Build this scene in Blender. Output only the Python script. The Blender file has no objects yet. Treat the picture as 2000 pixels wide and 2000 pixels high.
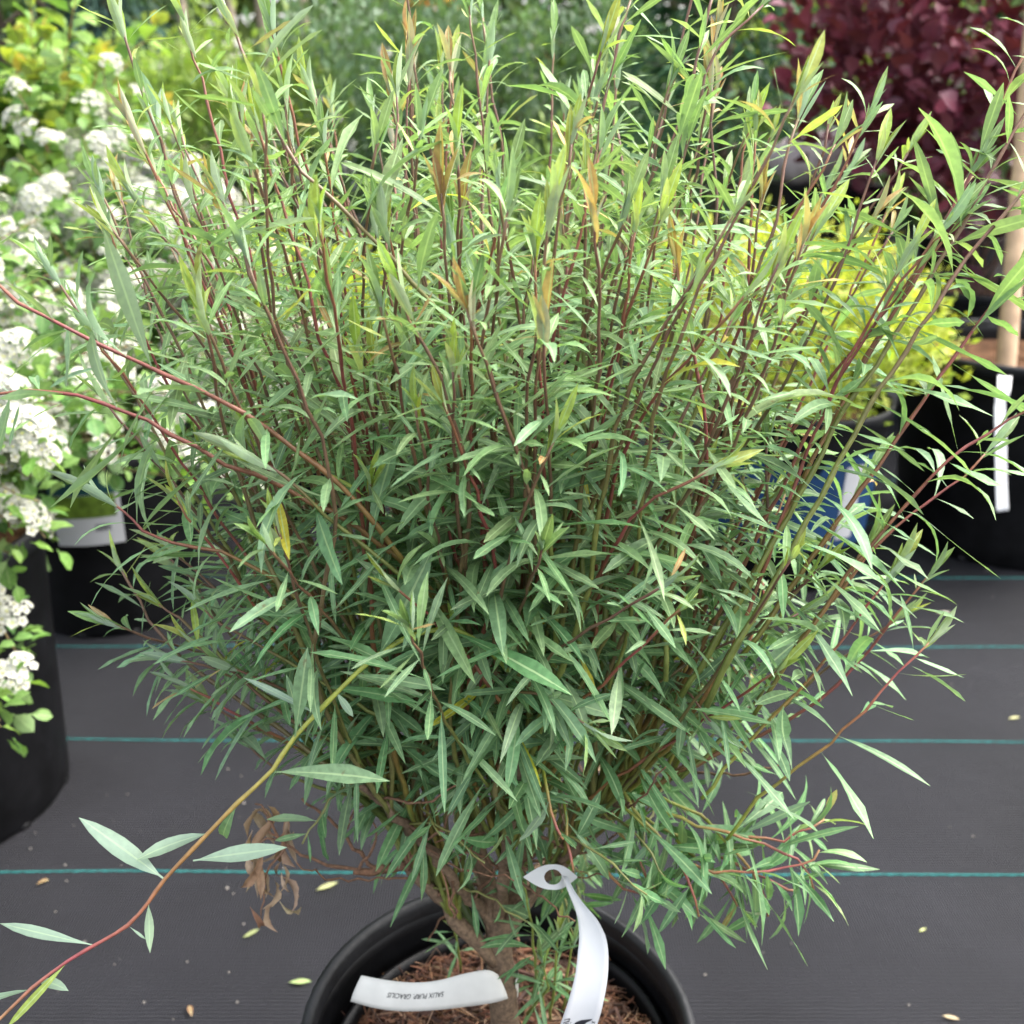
import bpy, math, random
import numpy as np
from mathutils import Vector, Matrix
from mathutils.bvhtree import BVHTree

random.seed(11)
rng = np.random.default_rng(11)
scene = bpy.context.scene
col = scene.collection
R = math.radians

# ------------------------------------------------------------------ camera
F = 2000.0                      # focal length in pixels of the 2000 px photograph
CAM = Vector((0, 0, 0.95)); PITCH = R(21.8)
cd = bpy.data.cameras.new('camera'); cam = bpy.data.objects.new('camera', cd); col.objects.link(cam)
cam.location = CAM; cam.rotation_euler = (math.pi/2-PITCH, 0, 0)
cd.sensor_width = 36; cd.lens = 36*F/2000; cd.clip_start = 0.02; cd.clip_end = 200
cd.dof.use_dof = True; cd.dof.focus_distance = 0.58; cd.dof.aperture_fstop = 9
scene.camera = cam
FW = Vector((0, math.cos(PITCH), -math.sin(PITCH))); UPV = Vector((0, math.sin(PITCH), math.cos(PITCH)))
def at(px, py, d):              # pixel of the photograph + depth along the axis -> world point
    return CAM + d*(FW + Vector((1,0,0))*((px-1000)/F) - UPV*((py-1000)/F))

# ------------------------------------------------------------------ world, sun, exposure
SUN_EL, SUN_AZ = R(56), R(75)   # azimuth measured from +Y towards +X
w = bpy.data.worlds.new('World'); scene.world = w; w.use_nodes = True
nt = w.node_tree; nt.nodes.clear()
sky = nt.nodes.new('ShaderNodeTexSky'); sky.sky_type = 'NISHITA'; sky.sun_disc = False
sky.sun_elevation = SUN_EL; sky.sun_rotation = SUN_AZ; sky.dust_density = 5; sky.air_density = 1.2
hs = nt.nodes.new('ShaderNodeHueSaturation'); hs.inputs['Saturation'].default_value = 0.38   # cloud veil: even, pale sky
bg = nt.nodes.new('ShaderNodeBackground'); bg.inputs['Strength'].default_value = 0.13
wo = nt.nodes.new('ShaderNodeOutputWorld')
nt.links.new(sky.outputs[0], hs.inputs['Color']); nt.links.new(hs.outputs[0], bg.inputs[0]); nt.links.new(bg.outputs[0], wo.inputs[0])
sl = bpy.data.lights.new('sun', 'SUN'); sl.energy = 0.9; sl.angle = R(40); sl.color = (1, 0.96, 0.9)
sun = bpy.data.objects.new('sun', sl); col.objects.link(sun)
sdir = Vector((math.sin(SUN_AZ)*math.cos(SUN_EL), math.cos(SUN_AZ)*math.cos(SUN_EL), math.sin(SUN_EL)))
sun.rotation_euler = (-sdir).to_track_quat('-Z', 'Y').to_euler()
vs = scene.view_settings; vs.view_transform = 'Standard'; vs.look = 'None'; vs.gamma = 1; vs.use_curve_mapping = False
vs.exposure = 2.42

# ------------------------------------------------------------------ helpers
def tag(o, label=None, cat=None, group=None, kind=None):
    if label: o['label'] = label
    if cat: o['category'] = cat
    if group: o['group'] = group
    if kind: o['kind'] = kind
    return o
def thing(name, loc, label, cat, group=None):
    o = bpy.data.objects.new(name, None); o.empty_display_size = 0.05; o.location = loc; col.objects.link(o)
    return tag(o, label, cat, group)
def link(name, me, parent=None, loc=(0,0,0)):
    o = bpy.data.objects.new(name, me); col.objects.link(o); o.location = loc
    if parent: o.parent = parent
    return o
def mesh(name, v, f, mat, smooth=True, colors=None, uv=None):
    me = bpy.data.meshes.new(name)
    me.from_pydata([tuple(p) for p in v], [], f)
    finish(me, mat, smooth, colors, uv); return me
def finish(me, mat, smooth=True, colors=None, uv=None):
    for m in (mat if isinstance(mat, (list, tuple)) else [mat]): me.materials.append(m)
    if smooth: me.polygons.foreach_set('use_smooth', np.ones(len(me.polygons), dtype=bool))
    if colors is not None:
        c = np.ones((len(me.vertices), 4), dtype=np.float32); c[:, :3] = np.asarray(colors)
        me.color_attributes.new('tint', 'FLOAT_COLOR', 'POINT').data.foreach_set('color', c.ravel())
    if uv is not None:
        li = np.empty(len(me.loops), dtype=np.int32); me.loops.foreach_get('vertex_index', li)
        me.uv_layers.new(name='UVMap').data.foreach_set('uv', np.asarray(uv, dtype=np.float32)[li].ravel())
    me.update()
def bulk_mesh(name, V, Q, mat, colors=None, uv=None, smooth=True):   # numpy quads
    me = bpy.data.meshes.new(name)
    me.vertices.add(len(V)); me.vertices.foreach_set('co', np.asarray(V, dtype=np.float32).ravel())
    nq, k = Q.shape
    me.loops.add(nq*k); me.loops.foreach_set('vertex_index', Q.astype(np.int32).ravel())
    me.polygons.add(nq); me.polygons.foreach_set('loop_start', np.arange(0, nq*k, k, dtype=np.int32))
    me.update(calc_edges=True)
    finish(me, mat, smooth, colors, uv); return me

# ------------------------------------------------------------------ materials
def new_mat(name):
    m = bpy.data.materials.new(name); m.use_nodes = True; n = m.node_tree; n.nodes.clear()
    return m, n, n.nodes.new, n.links.new
def plain(name, color, rough=0.6, spec=0.4, noise=0.0, nscale=40, bump=0.0, bscale=200, dark=None):
    m, n, N, L = new_mat(name)
    p = N('ShaderNodeBsdfPrincipled'); o = N('ShaderNodeOutputMaterial'); L(p.outputs[0], o.inputs[0])
    p.inputs['Roughness'].default_value = rough; p.inputs['Specular IOR Level'].default_value = spec
    p.inputs['Base Color'].default_value = (*color, 1)
    tc = N('ShaderNodeTexCoord')
    if noise:
        t = N('ShaderNodeTexNoise'); t.inputs['Scale'].default_value = nscale; t.inputs['Detail'].default_value = 6; L(tc.outputs['Object'], t.inputs['Vector'])
        r = N('ShaderNodeValToRGB'); d = dark or tuple(c*(1-noise) for c in color); b = tuple(min(1, c*(1+noise*0.6)) for c in color)
        r.color_ramp.elements[0].position = 0.32; r.color_ramp.elements[1].position = 0.7
        r.color_ramp.elements[0].color = (*d, 1); r.color_ramp.elements[1].color = (*b, 1)
        L(t.outputs[0], r.inputs[0]); L(r.outputs[0], p.inputs['Base Color'])
    if bump:
        t = N('ShaderNodeTexNoise'); t.inputs['Scale'].default_value = bscale; t.inputs['Detail'].default_value = 5; L(tc.outputs['Object'], t.inputs['Vector'])
        b = N('ShaderNodeBump'); b.inputs['Strength'].default_value = bump; b.inputs['Distance'].default_value = 0.003
        L(t.outputs[0], b.inputs['Height']); L(b.outputs[0], p.inputs['Normal'])
    return m
def leaf_mat(name, per_object, under=(0.30,0.38,0.28), under_mix=0.5, rib=(0.45,0.55,0.30), rib_mix=0.5, rib_w=0.055, transl=0.25, rough=0.5, spec=0.35, spots=False):
    m, n, N, L = new_mat(name)
    o = N('ShaderNodeOutputMaterial')
    if per_object:
        s = N('ShaderNodeObjectInfo'); tint = s.outputs['Color']
    else:
        s = N('ShaderNodeAttribute'); s.attribute_name = 'tint'; tint = s.outputs['Color']
    geo = N('ShaderNodeNewGeometry')
    # mottling
    tc = N('ShaderNodeTexCoord'); no = N('ShaderNodeTexNoise'); no.inputs['Scale'].default_value = 260; no.inputs['Detail'].default_value = 3
    L(geo.outputs['Position'], no.inputs['Vector'])
    mr = N('ShaderNodeMapRange'); mr.inputs[3].default_value = 0.78; mr.inputs[4].default_value = 1.22; mr.inputs[1].default_value = 0.3; mr.inputs[2].default_value = 0.7
    L(no.outputs[0], mr.inputs[0])
    mul = N('ShaderNodeMix'); mul.data_type = 'RGBA'; mul.blend_type = 'MULTIPLY'; mul.inputs[0].default_value = 1
    L(tint, mul.inputs[6]); L(mr.outputs[0], mul.inputs[7])
    base = mul.outputs[2]
    if rib_mix > 0:
        uv = N('ShaderNodeUVMap'); sx = N('ShaderNodeSeparateXYZ'); L(uv.outputs[0], sx.inputs[0])
        a = N('ShaderNodeMath'); a.operation = 'SUBTRACT'; a.inputs[1].default_value = 0.5; L(sx.outputs[0], a.inputs[0])
        b = N('ShaderNodeMath'); b.operation = 'ABSOLUTE'; L(a.outputs[0], b.inputs[0])
        c = N('ShaderNodeMapRange'); c.inputs[1].default_value = rib_w; c.inputs[2].default_value = rib_w*2.2; c.inputs[3].default_value = rib_mix; c.inputs[4].default_value = 0
        L(b.outputs[0], c.inputs[0])
        mx = N('ShaderNodeMix'); mx.data_type = 'RGBA'; L(c.outputs[0], mx.inputs[0]); L(base, mx.inputs[6]); mx.inputs[7].default_value = (*rib, 1)
        base = mx.outputs[2]
    if spots:                              # small brown blemishes
        ns = N('ShaderNodeTexNoise'); ns.inputs['Scale'].default_value = 120; ns.inputs['Detail'].default_value = 4; L(geo.outputs['Position'], ns.inputs['Vector'])
        cs = N('ShaderNodeMapRange'); cs.inputs[1].default_value = 0.70; cs.inputs[2].default_value = 0.76; cs.inputs[3].default_value = 0; cs.inputs[4].default_value = 0.75; L(ns.outputs[0], cs.inputs[0])
        ms_ = N('ShaderNodeMix'); ms_.data_type = 'RGBA'; L(cs.outputs[0], ms_.inputs[0]); L(base, ms_.inputs[6]); ms_.inputs[7].default_value = (0.16, 0.11, 0.05, 1)
        base = ms_.outputs[2]
    un = N('ShaderNodeMix'); un.data_type = 'RGBA'; un.inputs[0].default_value = under_mix; L(base, un.inputs[6]); un.inputs[7].default_value = (*under, 1)
    side = N('ShaderNodeMix'); side.data_type = 'RGBA'; L(geo.outputs['Backfacing'], side.inputs[0]); L(base, side.inputs[6]); L(un.outputs[2], side.inputs[7])
    p = N('ShaderNodeBsdfPrincipled'); p.inputs['Roughness'].default_value = rough; p.inputs['Specular IOR Level'].default_value = spec
    L(side.outputs[2], p.inputs['Base Color'])
    t = N('ShaderNodeBsdfTranslucent')
    tm = N('ShaderNodeMix'); tm.data_type = 'RGBA'; tm.blend_type = 'MULTIPLY'; tm.inputs[0].default_value = 1; L(base, tm.inputs[6]); tm.inputs[7].default_value = (1.5, 1.6, 0.7, 1)
    L(tm.outputs[2], t.inputs[0])
    ms = N('ShaderNodeMixShader'); ms.inputs[0].default_value = transl; L(p.outputs[0], ms.inputs[1]); L(t.outputs[0], ms.inputs[2]); L(ms.outputs[0], o.inputs[0])
    return m
def leaf_pair(name, **k): return (leaf_mat(name, True, **k), leaf_mat(name+'_mass', False, **k))
def stem_mat(name, rough=0.5, noise=0.35, scale=180):
    m, n, N, L = new_mat(name)
    p = N('ShaderNodeBsdfPrincipled'); o = N('ShaderNodeOutputMaterial'); L(p.outputs[0], o.inputs[0]); p.inputs['Roughness'].default_value = rough
    s = N('ShaderNodeAttribute'); s.attribute_name = 'tint'
    g = N('ShaderNodeNewGeometry'); t = N('ShaderNodeTexNoise'); t.inputs['Scale'].default_value = scale; t.inputs['Detail'].default_value = 6; L(g.outputs['Position'], t.inputs['Vector'])
    mr = N('ShaderNodeMapRange'); mr.inputs[1].default_value = 0.3; mr.inputs[2].default_value = 0.7; mr.inputs[3].default_value = 1-noise; mr.inputs[4].default_value = 1+noise; L(t.outputs[0], mr.inputs[0])
    mul = N('ShaderNodeMix'); mul.data_type = 'RGBA'; mul.blend_type = 'MULTIPLY'; mul.inputs[0].default_value = 1; L(s.outputs['Color'], mul.inputs[6]); L(mr.outputs[0], mul.inputs[7])
    L(mul.outputs[2], p.inputs['Base Color'])
    b = N('ShaderNodeBump'); b.inputs['Strength'].default_value = noise; b.inputs['Distance'].default_value = 0.002; L(t.outputs[0], b.inputs['Height']); L(b.outputs[0], p.inputs['Normal'])
    return m

def fabric_mat():
    m, n, N, L = new_mat('woven_weed_mat')
    p = N('ShaderNodeBsdfPrincipled'); o = N('ShaderNodeOutputMaterial'); L(p.outputs[0], o.inputs[0])
    tc = N('ShaderNodeTexCoord')
    # weave: ribs along Y (fine) and picks along X
    def wave(direction, scale, dist):
        wv = N('ShaderNodeTexWave'); wv.wave_type = 'BANDS'; wv.bands_direction = direction; wv.inputs['Scale'].default_value = scale
        wv.inputs['Distortion'].default_value = dist; wv.inputs['Detail'].default_value = 1; wv.inputs['Detail Scale'].default_value = 0.4; L(tc.outputs['Object'], wv.inputs['Vector']); return wv
    wx = wave('X', 95, 1.2); wy = wave('Y', 60, 2.0)
    mm = N('ShaderNodeMath'); mm.operation = 'MULTIPLY_ADD'; mm.inputs[1].default_value = 0.6; L(wy.outputs['Fac'], mm.inputs[0]); L(wx.outputs['Fac'], mm.inputs[2])
    n1 = N('ShaderNodeTexNoise'); n1.inputs['Scale'].default_value = 3; n1.inputs['Detail'].default_value = 7; L(tc.outputs['Object'], n1.inputs['Vector'])
    mp = N('ShaderNodeMapping'); mp.inputs['Scale'].default_value = (6, 40, 1); L(tc.outputs['Object'], mp.inputs['Vector'])
    n2 = N('ShaderNodeTexNoise'); n2.inputs['Scale'].default_value = 2; n2.inputs['Detail'].default_value = 4; L(mp.outputs[0], n2.inputs['Vector'])
    ad = N('ShaderNodeMath'); ad.operation = 'MULTIPLY_ADD'; ad.inputs[1].default_value = 0.85; L(n1.outputs[0], ad.inputs[0])
    ad2 = N('ShaderNodeMath'); ad2.operation = 'MULTIPLY_ADD'; ad2.inputs[1].default_value = 0.16; L(n2.outputs[0], ad2.inputs[0]); ad2.inputs[2].default_value = 0.0
    L(ad2.outputs[0], ad.inputs[2])
    ad3 = N('ShaderNodeMath'); ad3.operation = 'MULTIPLY_ADD'; ad3.inputs[1].default_value = 0.6; L(mm.outputs[0], ad3.inputs[0]); L(ad.outputs[0], ad3.inputs[2])
    n3 = N('ShaderNodeTexNoise'); n3.inputs['Scale'].default_value = 420; n3.inputs['Detail'].default_value = 2; L(tc.outputs['Object'], n3.inputs['Vector'])
    ad4 = N('ShaderNodeMath'); ad4.operation = 'MULTIPLY_ADD'; ad4.inputs[1].default_value = 0.7; L(n3.outputs[0], ad4.inputs[0]); L(ad3.outputs[0], ad4.inputs[2])
    ad5 = N('ShaderNodeMath'); ad5.operation = 'SUBTRACT'; ad5.inputs[1].default_value = 0.68; L(ad4.outputs[0], ad5.inputs[0])
    r = N('ShaderNodeValToRGB'); r.color_ramp.elements[0].position = 0.3; r.color_ramp.elements[1].position = 0.95
    r.color_ramp.elements[0].color = (0.0018, 0.0018, 0.0023, 1); r.color_ramp.elements[1].color = (0.021, 0.021, 0.0265, 1)
    L(ad5.outputs[0], r.inputs[0]); L(r.outputs[0], p.inputs['Base Color'])
    p.inputs['Roughness'].default_value = 0.5; p.inputs['Specular IOR Level'].default_value = 0.20
    b = N('ShaderNodeBump'); b.inputs['Strength'].default_value = 0.9; b.inputs['Distance'].default_value = 0.0016; L(mm.outputs[0], b.inputs['Height'])
    b2 = N('ShaderNodeBump'); b2.inputs['Strength'].default_value = 0.5; b2.inputs['Distance'].default_value = 0.03; L(n1.outputs[0], b2.inputs['Height']); L(b.outputs[0], b2.inputs['Normal'])
    L(b2.outputs[0], p.inputs['Normal'])
    return m

M = {}
M['fabric'] = fabric_mat()
M['teal'] = plain('teal_thread', (0.022, 0.12, 0.115), 0.8, 0.1, 0.35, 150)
M['pot'] = plain('black_pot_plastic', (0.0035, 0.0035, 0.0042), 0.45, 0.22, 0.7, 22, 0.12, 120)
M['rim'] = plain('scuffed_rim', (0.010, 0.0105, 0.012), 0.5, 0.3, 0.5, 25, 0.2, 140)
M['pot_in'] = plain('inner_pot_plastic', (0.0035, 0.0035, 0.004), 0.5, 0.22, 0.4, 20, 0.15, 90)
M['soil'] = plain('potting_mix', (0.10, 0.052, 0.028), 0.95, 0.1, 0.6, 60, 1.0, 90)
M['fibre'] = stem_mat('bark_fibre', 0.9, 0.4, 90)
M['stem'] = stem_mat('willow_stem', 0.42, 0.25, 160)
M['wood'] = stem_mat('willow_wood', 0.85, 0.45, 330)
M['willow'] = leaf_pair('willow_leaf', under=(0.33,0.43,0.34), under_mix=0.65, rib=(0.40,0.54,0.28), rib_mix=0.7, rib_w=0.034, transl=0.27, rough=0.48, spec=0.32, spots=True)
M['dead'] = leaf_pair('dead_leaf', under=(0.30,0.2,0.12), under_mix=0.5, rib=(0.2,0.12,0.07), rib_mix=0.3, transl=0.1, rough=0.8)
M['green'] = leaf_pair('broad_leaf', under=(0.25,0.34,0.18), under_mix=0.45, rib=(0.32,0.42,0.18), rib_mix=0.35, rib_w=0.03, transl=0.28)
M['yellow'] = leaf_pair('golden_leaf', under=(0.5,0.5,0.08), under_mix=0.3, rib_mix=0, transl=0.3, rough=0.6)
M['purple'] = leaf_pair('purple_leaf', under=(0.16,0.06,0.08), under_mix=0.5, rib=(0.18,0.03,0.05), rib_mix=0.5, rib_w=0.03, transl=0.12, rough=0.5)
M['conifer'] = leaf_pair('needle', under_mix=0, rib_mix=0, transl=0.12, rough=0.65, spec=0.2)
M['petal'] = plain('white_petal', (0.43, 0.43, 0.37), 0.7, 0.15)
M['petal_c'] = plain('flower_centre', (0.50, 0.50, 0.16), 0.8, 0.1)
M['orange'] = plain('orange_petal', (0.75, 0.28, 0.03), 0.6, 0.2)
M['red'] = plain('red_petal', (0.75, 0.07, 0.04), 0.6, 0.2)
M['tag'] = plain('white_tag', (0.60, 0.60, 0.605), 0.45, 0.35, 0.05, 30)
M['paper'] = plain('paper_tag', (0.60, 0.585, 0.54), 0.6, 0.25, 0.10, 45)
M['ink'] = plain('black_ink', (0.02, 0.02, 0.025), 0.6, 0.2)
M['pencil'] = plain('pencil_mark', (0.16, 0.17, 0.18), 0.8, 0.1)
M['stake'] = plain('stake_wood', (0.40, 0.28, 0.18), 0.8, 0.2, 0.3, 25, 0.3, 60)
M['blue'] = plain('blue_print', (0.012, 0.045, 0.12), 0.45, 0.4, 0.3, 12)
M['lteal'] = plain('label_teal', (0.012, 0.055, 0.06), 0.4, 0.4)
M['lgreen'] = plain('label_green', (0.10, 0.16, 0.02), 0.4, 0.4, 0.5, 60)
M['lgrey'] = plain('label_white', (0.42, 0.42, 0.43), 0.5, 0.3)
M['lletter'] = plain('label_letter', (0.35, 0.42, 0.42), 0.5, 0.3)
M['stone'] = plain('pale_stone', (0.42, 0.36, 0.36), 0.85, 0.2, 0.3, 9, 0.6, 25)
M['greytub'] = plain('grey_plastic', (0.30, 0.29, 0.33), 0.6, 0.3, 0.15, 6)
M['perlite'] = plain('perlite', (0.22, 0.20, 0.18), 0.9, 0.1, 0.3, 300)
M['bark'] = stem_mat('tree_bark', 0.9, 0.4, 40)

# ------------------------------------------------------------------ tubes
def catmull(pts, step):
    pts = [Vector(p) for p in pts]
    if len(pts) == 2: pts = [pts[0], (pts[0]+pts[1])/2, pts[1]]
    P = [2*pts[0]-pts[1]] + pts + [2*pts[-1]-pts[-2]]
    out = []
    for i in range(1, len(P)-2):
        a, b, c, d = P[i-1], P[i], P[i+1], P[i+2]
        k = max(2, int((c-b).length/step))
        for j in range(k):
            t = j/k
            out.append(0.5*((2*b)+(c-a)*t+(2*a-5*b+4*c-d)*t*t+(3*b-a-3*c+d)*t**3))
    out.append(pts[-1]); return out
def tube(pts, radii, colors, sides=6, V=None, Fc=None, C=None):
    V = [] if V is None else V; Fc = [] if Fc is None else Fc; C = [] if C is None else C
    n = len(pts); u = None; start = len(V)
    for i, p in enumerate(pts):
        t = (pts[min(i+1, n-1)]-pts[max(i-1, 0)]).normalized()
        if u is None: u = t.orthogonal().normalized()
        u = (u-t*u.dot(t)).normalized(); v = t.cross(u)
        for k in range(sides):
            a = 2*math.pi*k/sides
            V.append(p+(u*math.cos(a)+v*math.sin(a))*radii[i]); C.append(colors[i])
    for i in range(n-1):
        for k in range(sides):
            a = start+i*sides+k; b = start+i*sides+(k+1) % sides
            Fc.append((a, b, b+sides, a+sides))
    Fc.append(tuple(start+(n-1)*sides+k for k in range(sides)))
    Fc.append(tuple(start+k for k in reversed(range(sides))))
    return V, Fc, C
def lerp(a, b, t): return tuple(x+(y-x)*t for x, y in zip(a, b))
def ramp(stops, t):
    for (t0, c0), (t1, c1) in zip(stops, stops[1:]):
        if t <= t1: return lerp(c0, c1, max(0, (t-t0)/(t1-t0)))
    return stops[-1][1]

# ------------------------------------------------------------------ leaf templates
def leaf_template(n, widest, aspect, fold, bend, petiole, power=0.8, wav=0.0, twist=0.0):
    V, UV = [], []
    ts = [0, petiole] + [petiole+(1-petiole)*i/(n-1) for i in range(1, n)]
    y = z = 0.0; prev = 0; ang = bend*0.5
    for i, t in enumerate(ts):
        d = t-prev; a = ang-bend*t; y += d*math.cos(a); z += d*math.sin(a); prev = t
        s = (t-petiole)/(1-petiole) if t > petiole else 0
        k = math.log(0.5)/math.log(widest)
        wd = math.sin(math.pi*min(1, max(0, s))**k)**power if 0 < s < 1 else 0
        wd = max(wd, 0.10 if i < 2 else 0.02)*0.5*aspect
        zz = fold*wd*2 if i >= 2 else 0
        wv = wav*math.sin(i*2.3)*wd; tw = twist*(t-0.2)
        for sx in (-1, 0, 1):
            px = sx*wd*math.cos(tw); pz = z+(zz if sx else 0)+wv*sx+sx*wd*math.sin(tw)
            V.append((px, y, pz)); UV.append((0.5+0.5*sx, t))
    Q = []
    for i in range(len(ts)-1):
        a = i*3
        Q += [(a, a+1, a+4, a+3), (a+1, a+2, a+5, a+4)]
    return np.array(V), np.array(Q), np.array(UV)
rs = random.Random(5)
T = {}
T['willow'] = [leaf_template(7, rs.uniform(.44, .66), rs.uniform(.088, .148), rs.uniform(.02, .26), rs.choice([rs.uniform(-.5, .4), rs.uniform(.2, 1.3)]), .07, rs.uniform(.6, .85), rs.uniform(.05, .3), rs.uniform(-.9, .9)) for _ in range(26)]
T['young'] = [leaf_template(6, .5, rs.uniform(.14, .2), .35, rs.uniform(-.3, .3), .03, .85) for _ in range(4)]
T['dead'] = [leaf_template(7, .5, rs.uniform(.14, .2), .6, rs.uniform(.6, 2.2), .06, .7, .5, rs.uniform(-2, 2)) for _ in range(6)]
T['ovate'] = [leaf_template(5, rs.uniform(.42, .55), rs.uniform(.55, .72), rs.uniform(.05, .18), rs.uniform(.1, .7), .14, .62, .15) for _ in range(8)]
T['small'] = [leaf_template(3, .45, rs.uniform(.4, .55), .1, rs.uniform(0, .5), .06, .7) for _ in range(5)]
T['round'] = [leaf_template(5, rs.uniform(.5, .6), rs.uniform(.66, .82), rs.uniform(.08, .25), rs.uniform(.1, .8), .16, .55, .2) for _ in range(8)]
def needle(): return (np.array([(-.05,0,0),(.05,0,0),(.06,.55,.03),(-.06,.55,.03),(.015,1,-.04),(-.015,1,-.04)], float), np.array([(0,1,2,3),(3,2,4,5)]), np.array([(0,0),(1,0),(1,.5),(0,.5),(1,1),(0,1)], float))
T['needle'] = [needle()]

class Leaves:                       # leaves of one plant: a record each; the largest in view become objects, the rest one mass
    all = []
    def __init__(s, root, base, mats, name='leaf', picks=300, tmpl='willow', mass='foliage'):
        s.root, s.base, s.mats, s.name, s.picks, s.tmpl, s.mass = root, Vector(base), mats, name, picks, tmpl, mass
        s.rec = []; Leaves.all.append(s)
    def add(s, pos, d, nrm, length, tint, tmpl=None, k=None, wide=1.0):
        if s.tmpl == 'willow' and random.random() < .85:      # the loop tag hangs clear of most leaves
            for t_ in (.3, .7, 1):
                r = pos+d.normalized()*length*t_-CAM; q = r.dot(FW); x = 1000+F*r.x/q; y = 1000-F*r.dot(UPV)/q
                if q < .73 and ((1015 < x < 1150 and 1675 < y < 1750) or (1105 < x < 1190 and 1750 < y < 2010) or (690 < x < 950 and 1890 < y < 1980)): return
        d = d.normalized(); nrm = nrm-d*nrm.dot(d)
        if nrm.length < 1e-4: nrm = d.orthogonal()
        nrm.normalize(); tm = tmpl or s.tmpl
        s.rec.append((pos.copy(), d, nrm, length, tint, tm, random.randrange(len(T[tm])) if k is None else k, wide))
LM = {}
def leaf_object(S, r, ):
    pos, d, nrm, ln, tint, tm, k, wide = r
    key = (tm, k, S.mats[0].name)
    if key not in LM:
        v, q, uv = T[tm][k]; LM[key] = bulk_mesh(S.name, v, q, S.mats[0], None, uv)
    o = bpy.data.objects.new(S.name, LM[key]); col.objects.link(o); o.parent = S.root
    side = d.cross(nrm)
    mt = Matrix((side*wide*ln, d*ln, nrm*ln)).transposed().to_4x4(); mt.translation = pos-S.base
    o.matrix_local = mt; o.color = (*tint, 1)
def leaf_mass(S, recs):
    if not recs: return
    VV, QQ, CC, UU, off = [], [], [], [], 0
    for pos, d, nrm, ln, tint, tm, k, wide in recs:
        v, q, uv = T[tm][k]
        side = d.cross(nrm)
        A = np.array([side*wide*ln, d*ln, nrm*ln]); VV.append(v@A+np.array(pos-S.base))
        QQ.append(q+off); off += len(v); CC.append(np.tile(np.array(tint, dtype=np.float32), (len(v), 1))); UU.append(uv)
    me = bulk_mesh(S.mass, np.concatenate(VV), np.concatenate(QQ), S.mats[1], np.concatenate(CC), np.concatenate(UU))
    tag(link(S.mass, me, S.root), kind='stuff')
def place_all_leaves():
    V, Fq, own = [], [], []
    flat = []
    for si, S in enumerate(Leaves.all):
        for ri, r in enumerate(S.rec):
            pos, d, nrm, ln, tint, tm, k, wide = r
            v = T[tm][k][0]; w2 = float(v[:, 0].max())*ln*wide
            side = d.cross(nrm); b = len(V)
            mid = pos+d*ln*.5
            V += [pos, mid-side*w2, pos+d*ln, mid+side*w2]; Fq.append((b, b+1, b+2, b+3)); flat.append((si, ri))
    bvh = BVHTree.FromPolygons(V, Fq)
    for si, S in enumerate(Leaves.all): S.score = np.zeros(len(S.rec))
    for idx, (si, ri) in enumerate(flat):
        S = Leaves.all[si]
        if S.picks == 0: continue
        pos, d, nrm, ln, tint, tm, k, wide = S.rec[ri]
        vis = 0
        for t in (.25, .5, .75):
            q = pos+d*ln*t; rel = q-CAM; dep = rel.dot(FW)
            if dep < .05: continue
            x = rel.x/dep; y = rel.dot(UPV)/dep
            if abs(x) > .5 or abs(y) > .5: continue
            dist = rel.length; hit = bvh.ray_cast(CAM, rel.normalized(), dist-.0015)
            if hit[0] is None or hit[2] == idx: vis += 1
        if vis:
            rel = pos+d*ln*.5-CAM; face = abs(nrm.dot(rel.normalized()))
            S.score[ri] = vis*(ln/rel.length)*(0.25+face)
    for S in Leaves.all:
        if S.picks:
            order = np.argsort(-S.score); pick = [i for i in order[:S.picks] if S.score[i] > 0]
        else: pick = []
        ps = set(int(i) for i in pick)
        for i in pick: leaf_object(S, S.rec[int(i)])
        leaf_mass(S, [r for i, r in enumerate(S.rec) if i not in ps])

def jit(s): return Vector((random.gauss(0, s), random.gauss(0, s), random.gauss(0, s)))
def vary(c, a=.18):
    k = 1+random.uniform(-a, a); return tuple(max(.004, x*k*(1+random.uniform(-a*.4, a*.4))) for x in c)

# ================================================================== THE SETTING: ground
g = link('ground', mesh('ground', [(-40,-4,0),(40,-4,0),(40,60,0),(-40,60,0)], [(0,1,2,3)], M['fabric'], False))
tag(g, 'black woven weed mat with thin teal lines covering the ground', 'ground', kind='structure')
# teal guide threads, twisted, one every 0.305 m
def thread(y0):
    V, Fc = [], []; n = 700
    for i in range(n+1):
        x = -3.5+7*i/n; y = y0-.004*x+.0022*math.sin(x*5+y0*9)+.0012*math.sin(x*13+y0*31); wv = .0007*(1 if i % 2 else -1)
        for dx, z in ((-.0016+wv, .0005), (-.0008, .0016), (.0008, .0016), (.0016+wv, .0005)): V.append((x, y+dx, z))
    for i in range(n):
        for k in range(3): a = i*4+k; Fc.append((a, a+4, a+5, a+1))
    return mesh('marker_thread', V, Fc, M['teal'])
for k in range(-1, 9): link('marker_thread', thread(1.083+.305*k), g)

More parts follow.
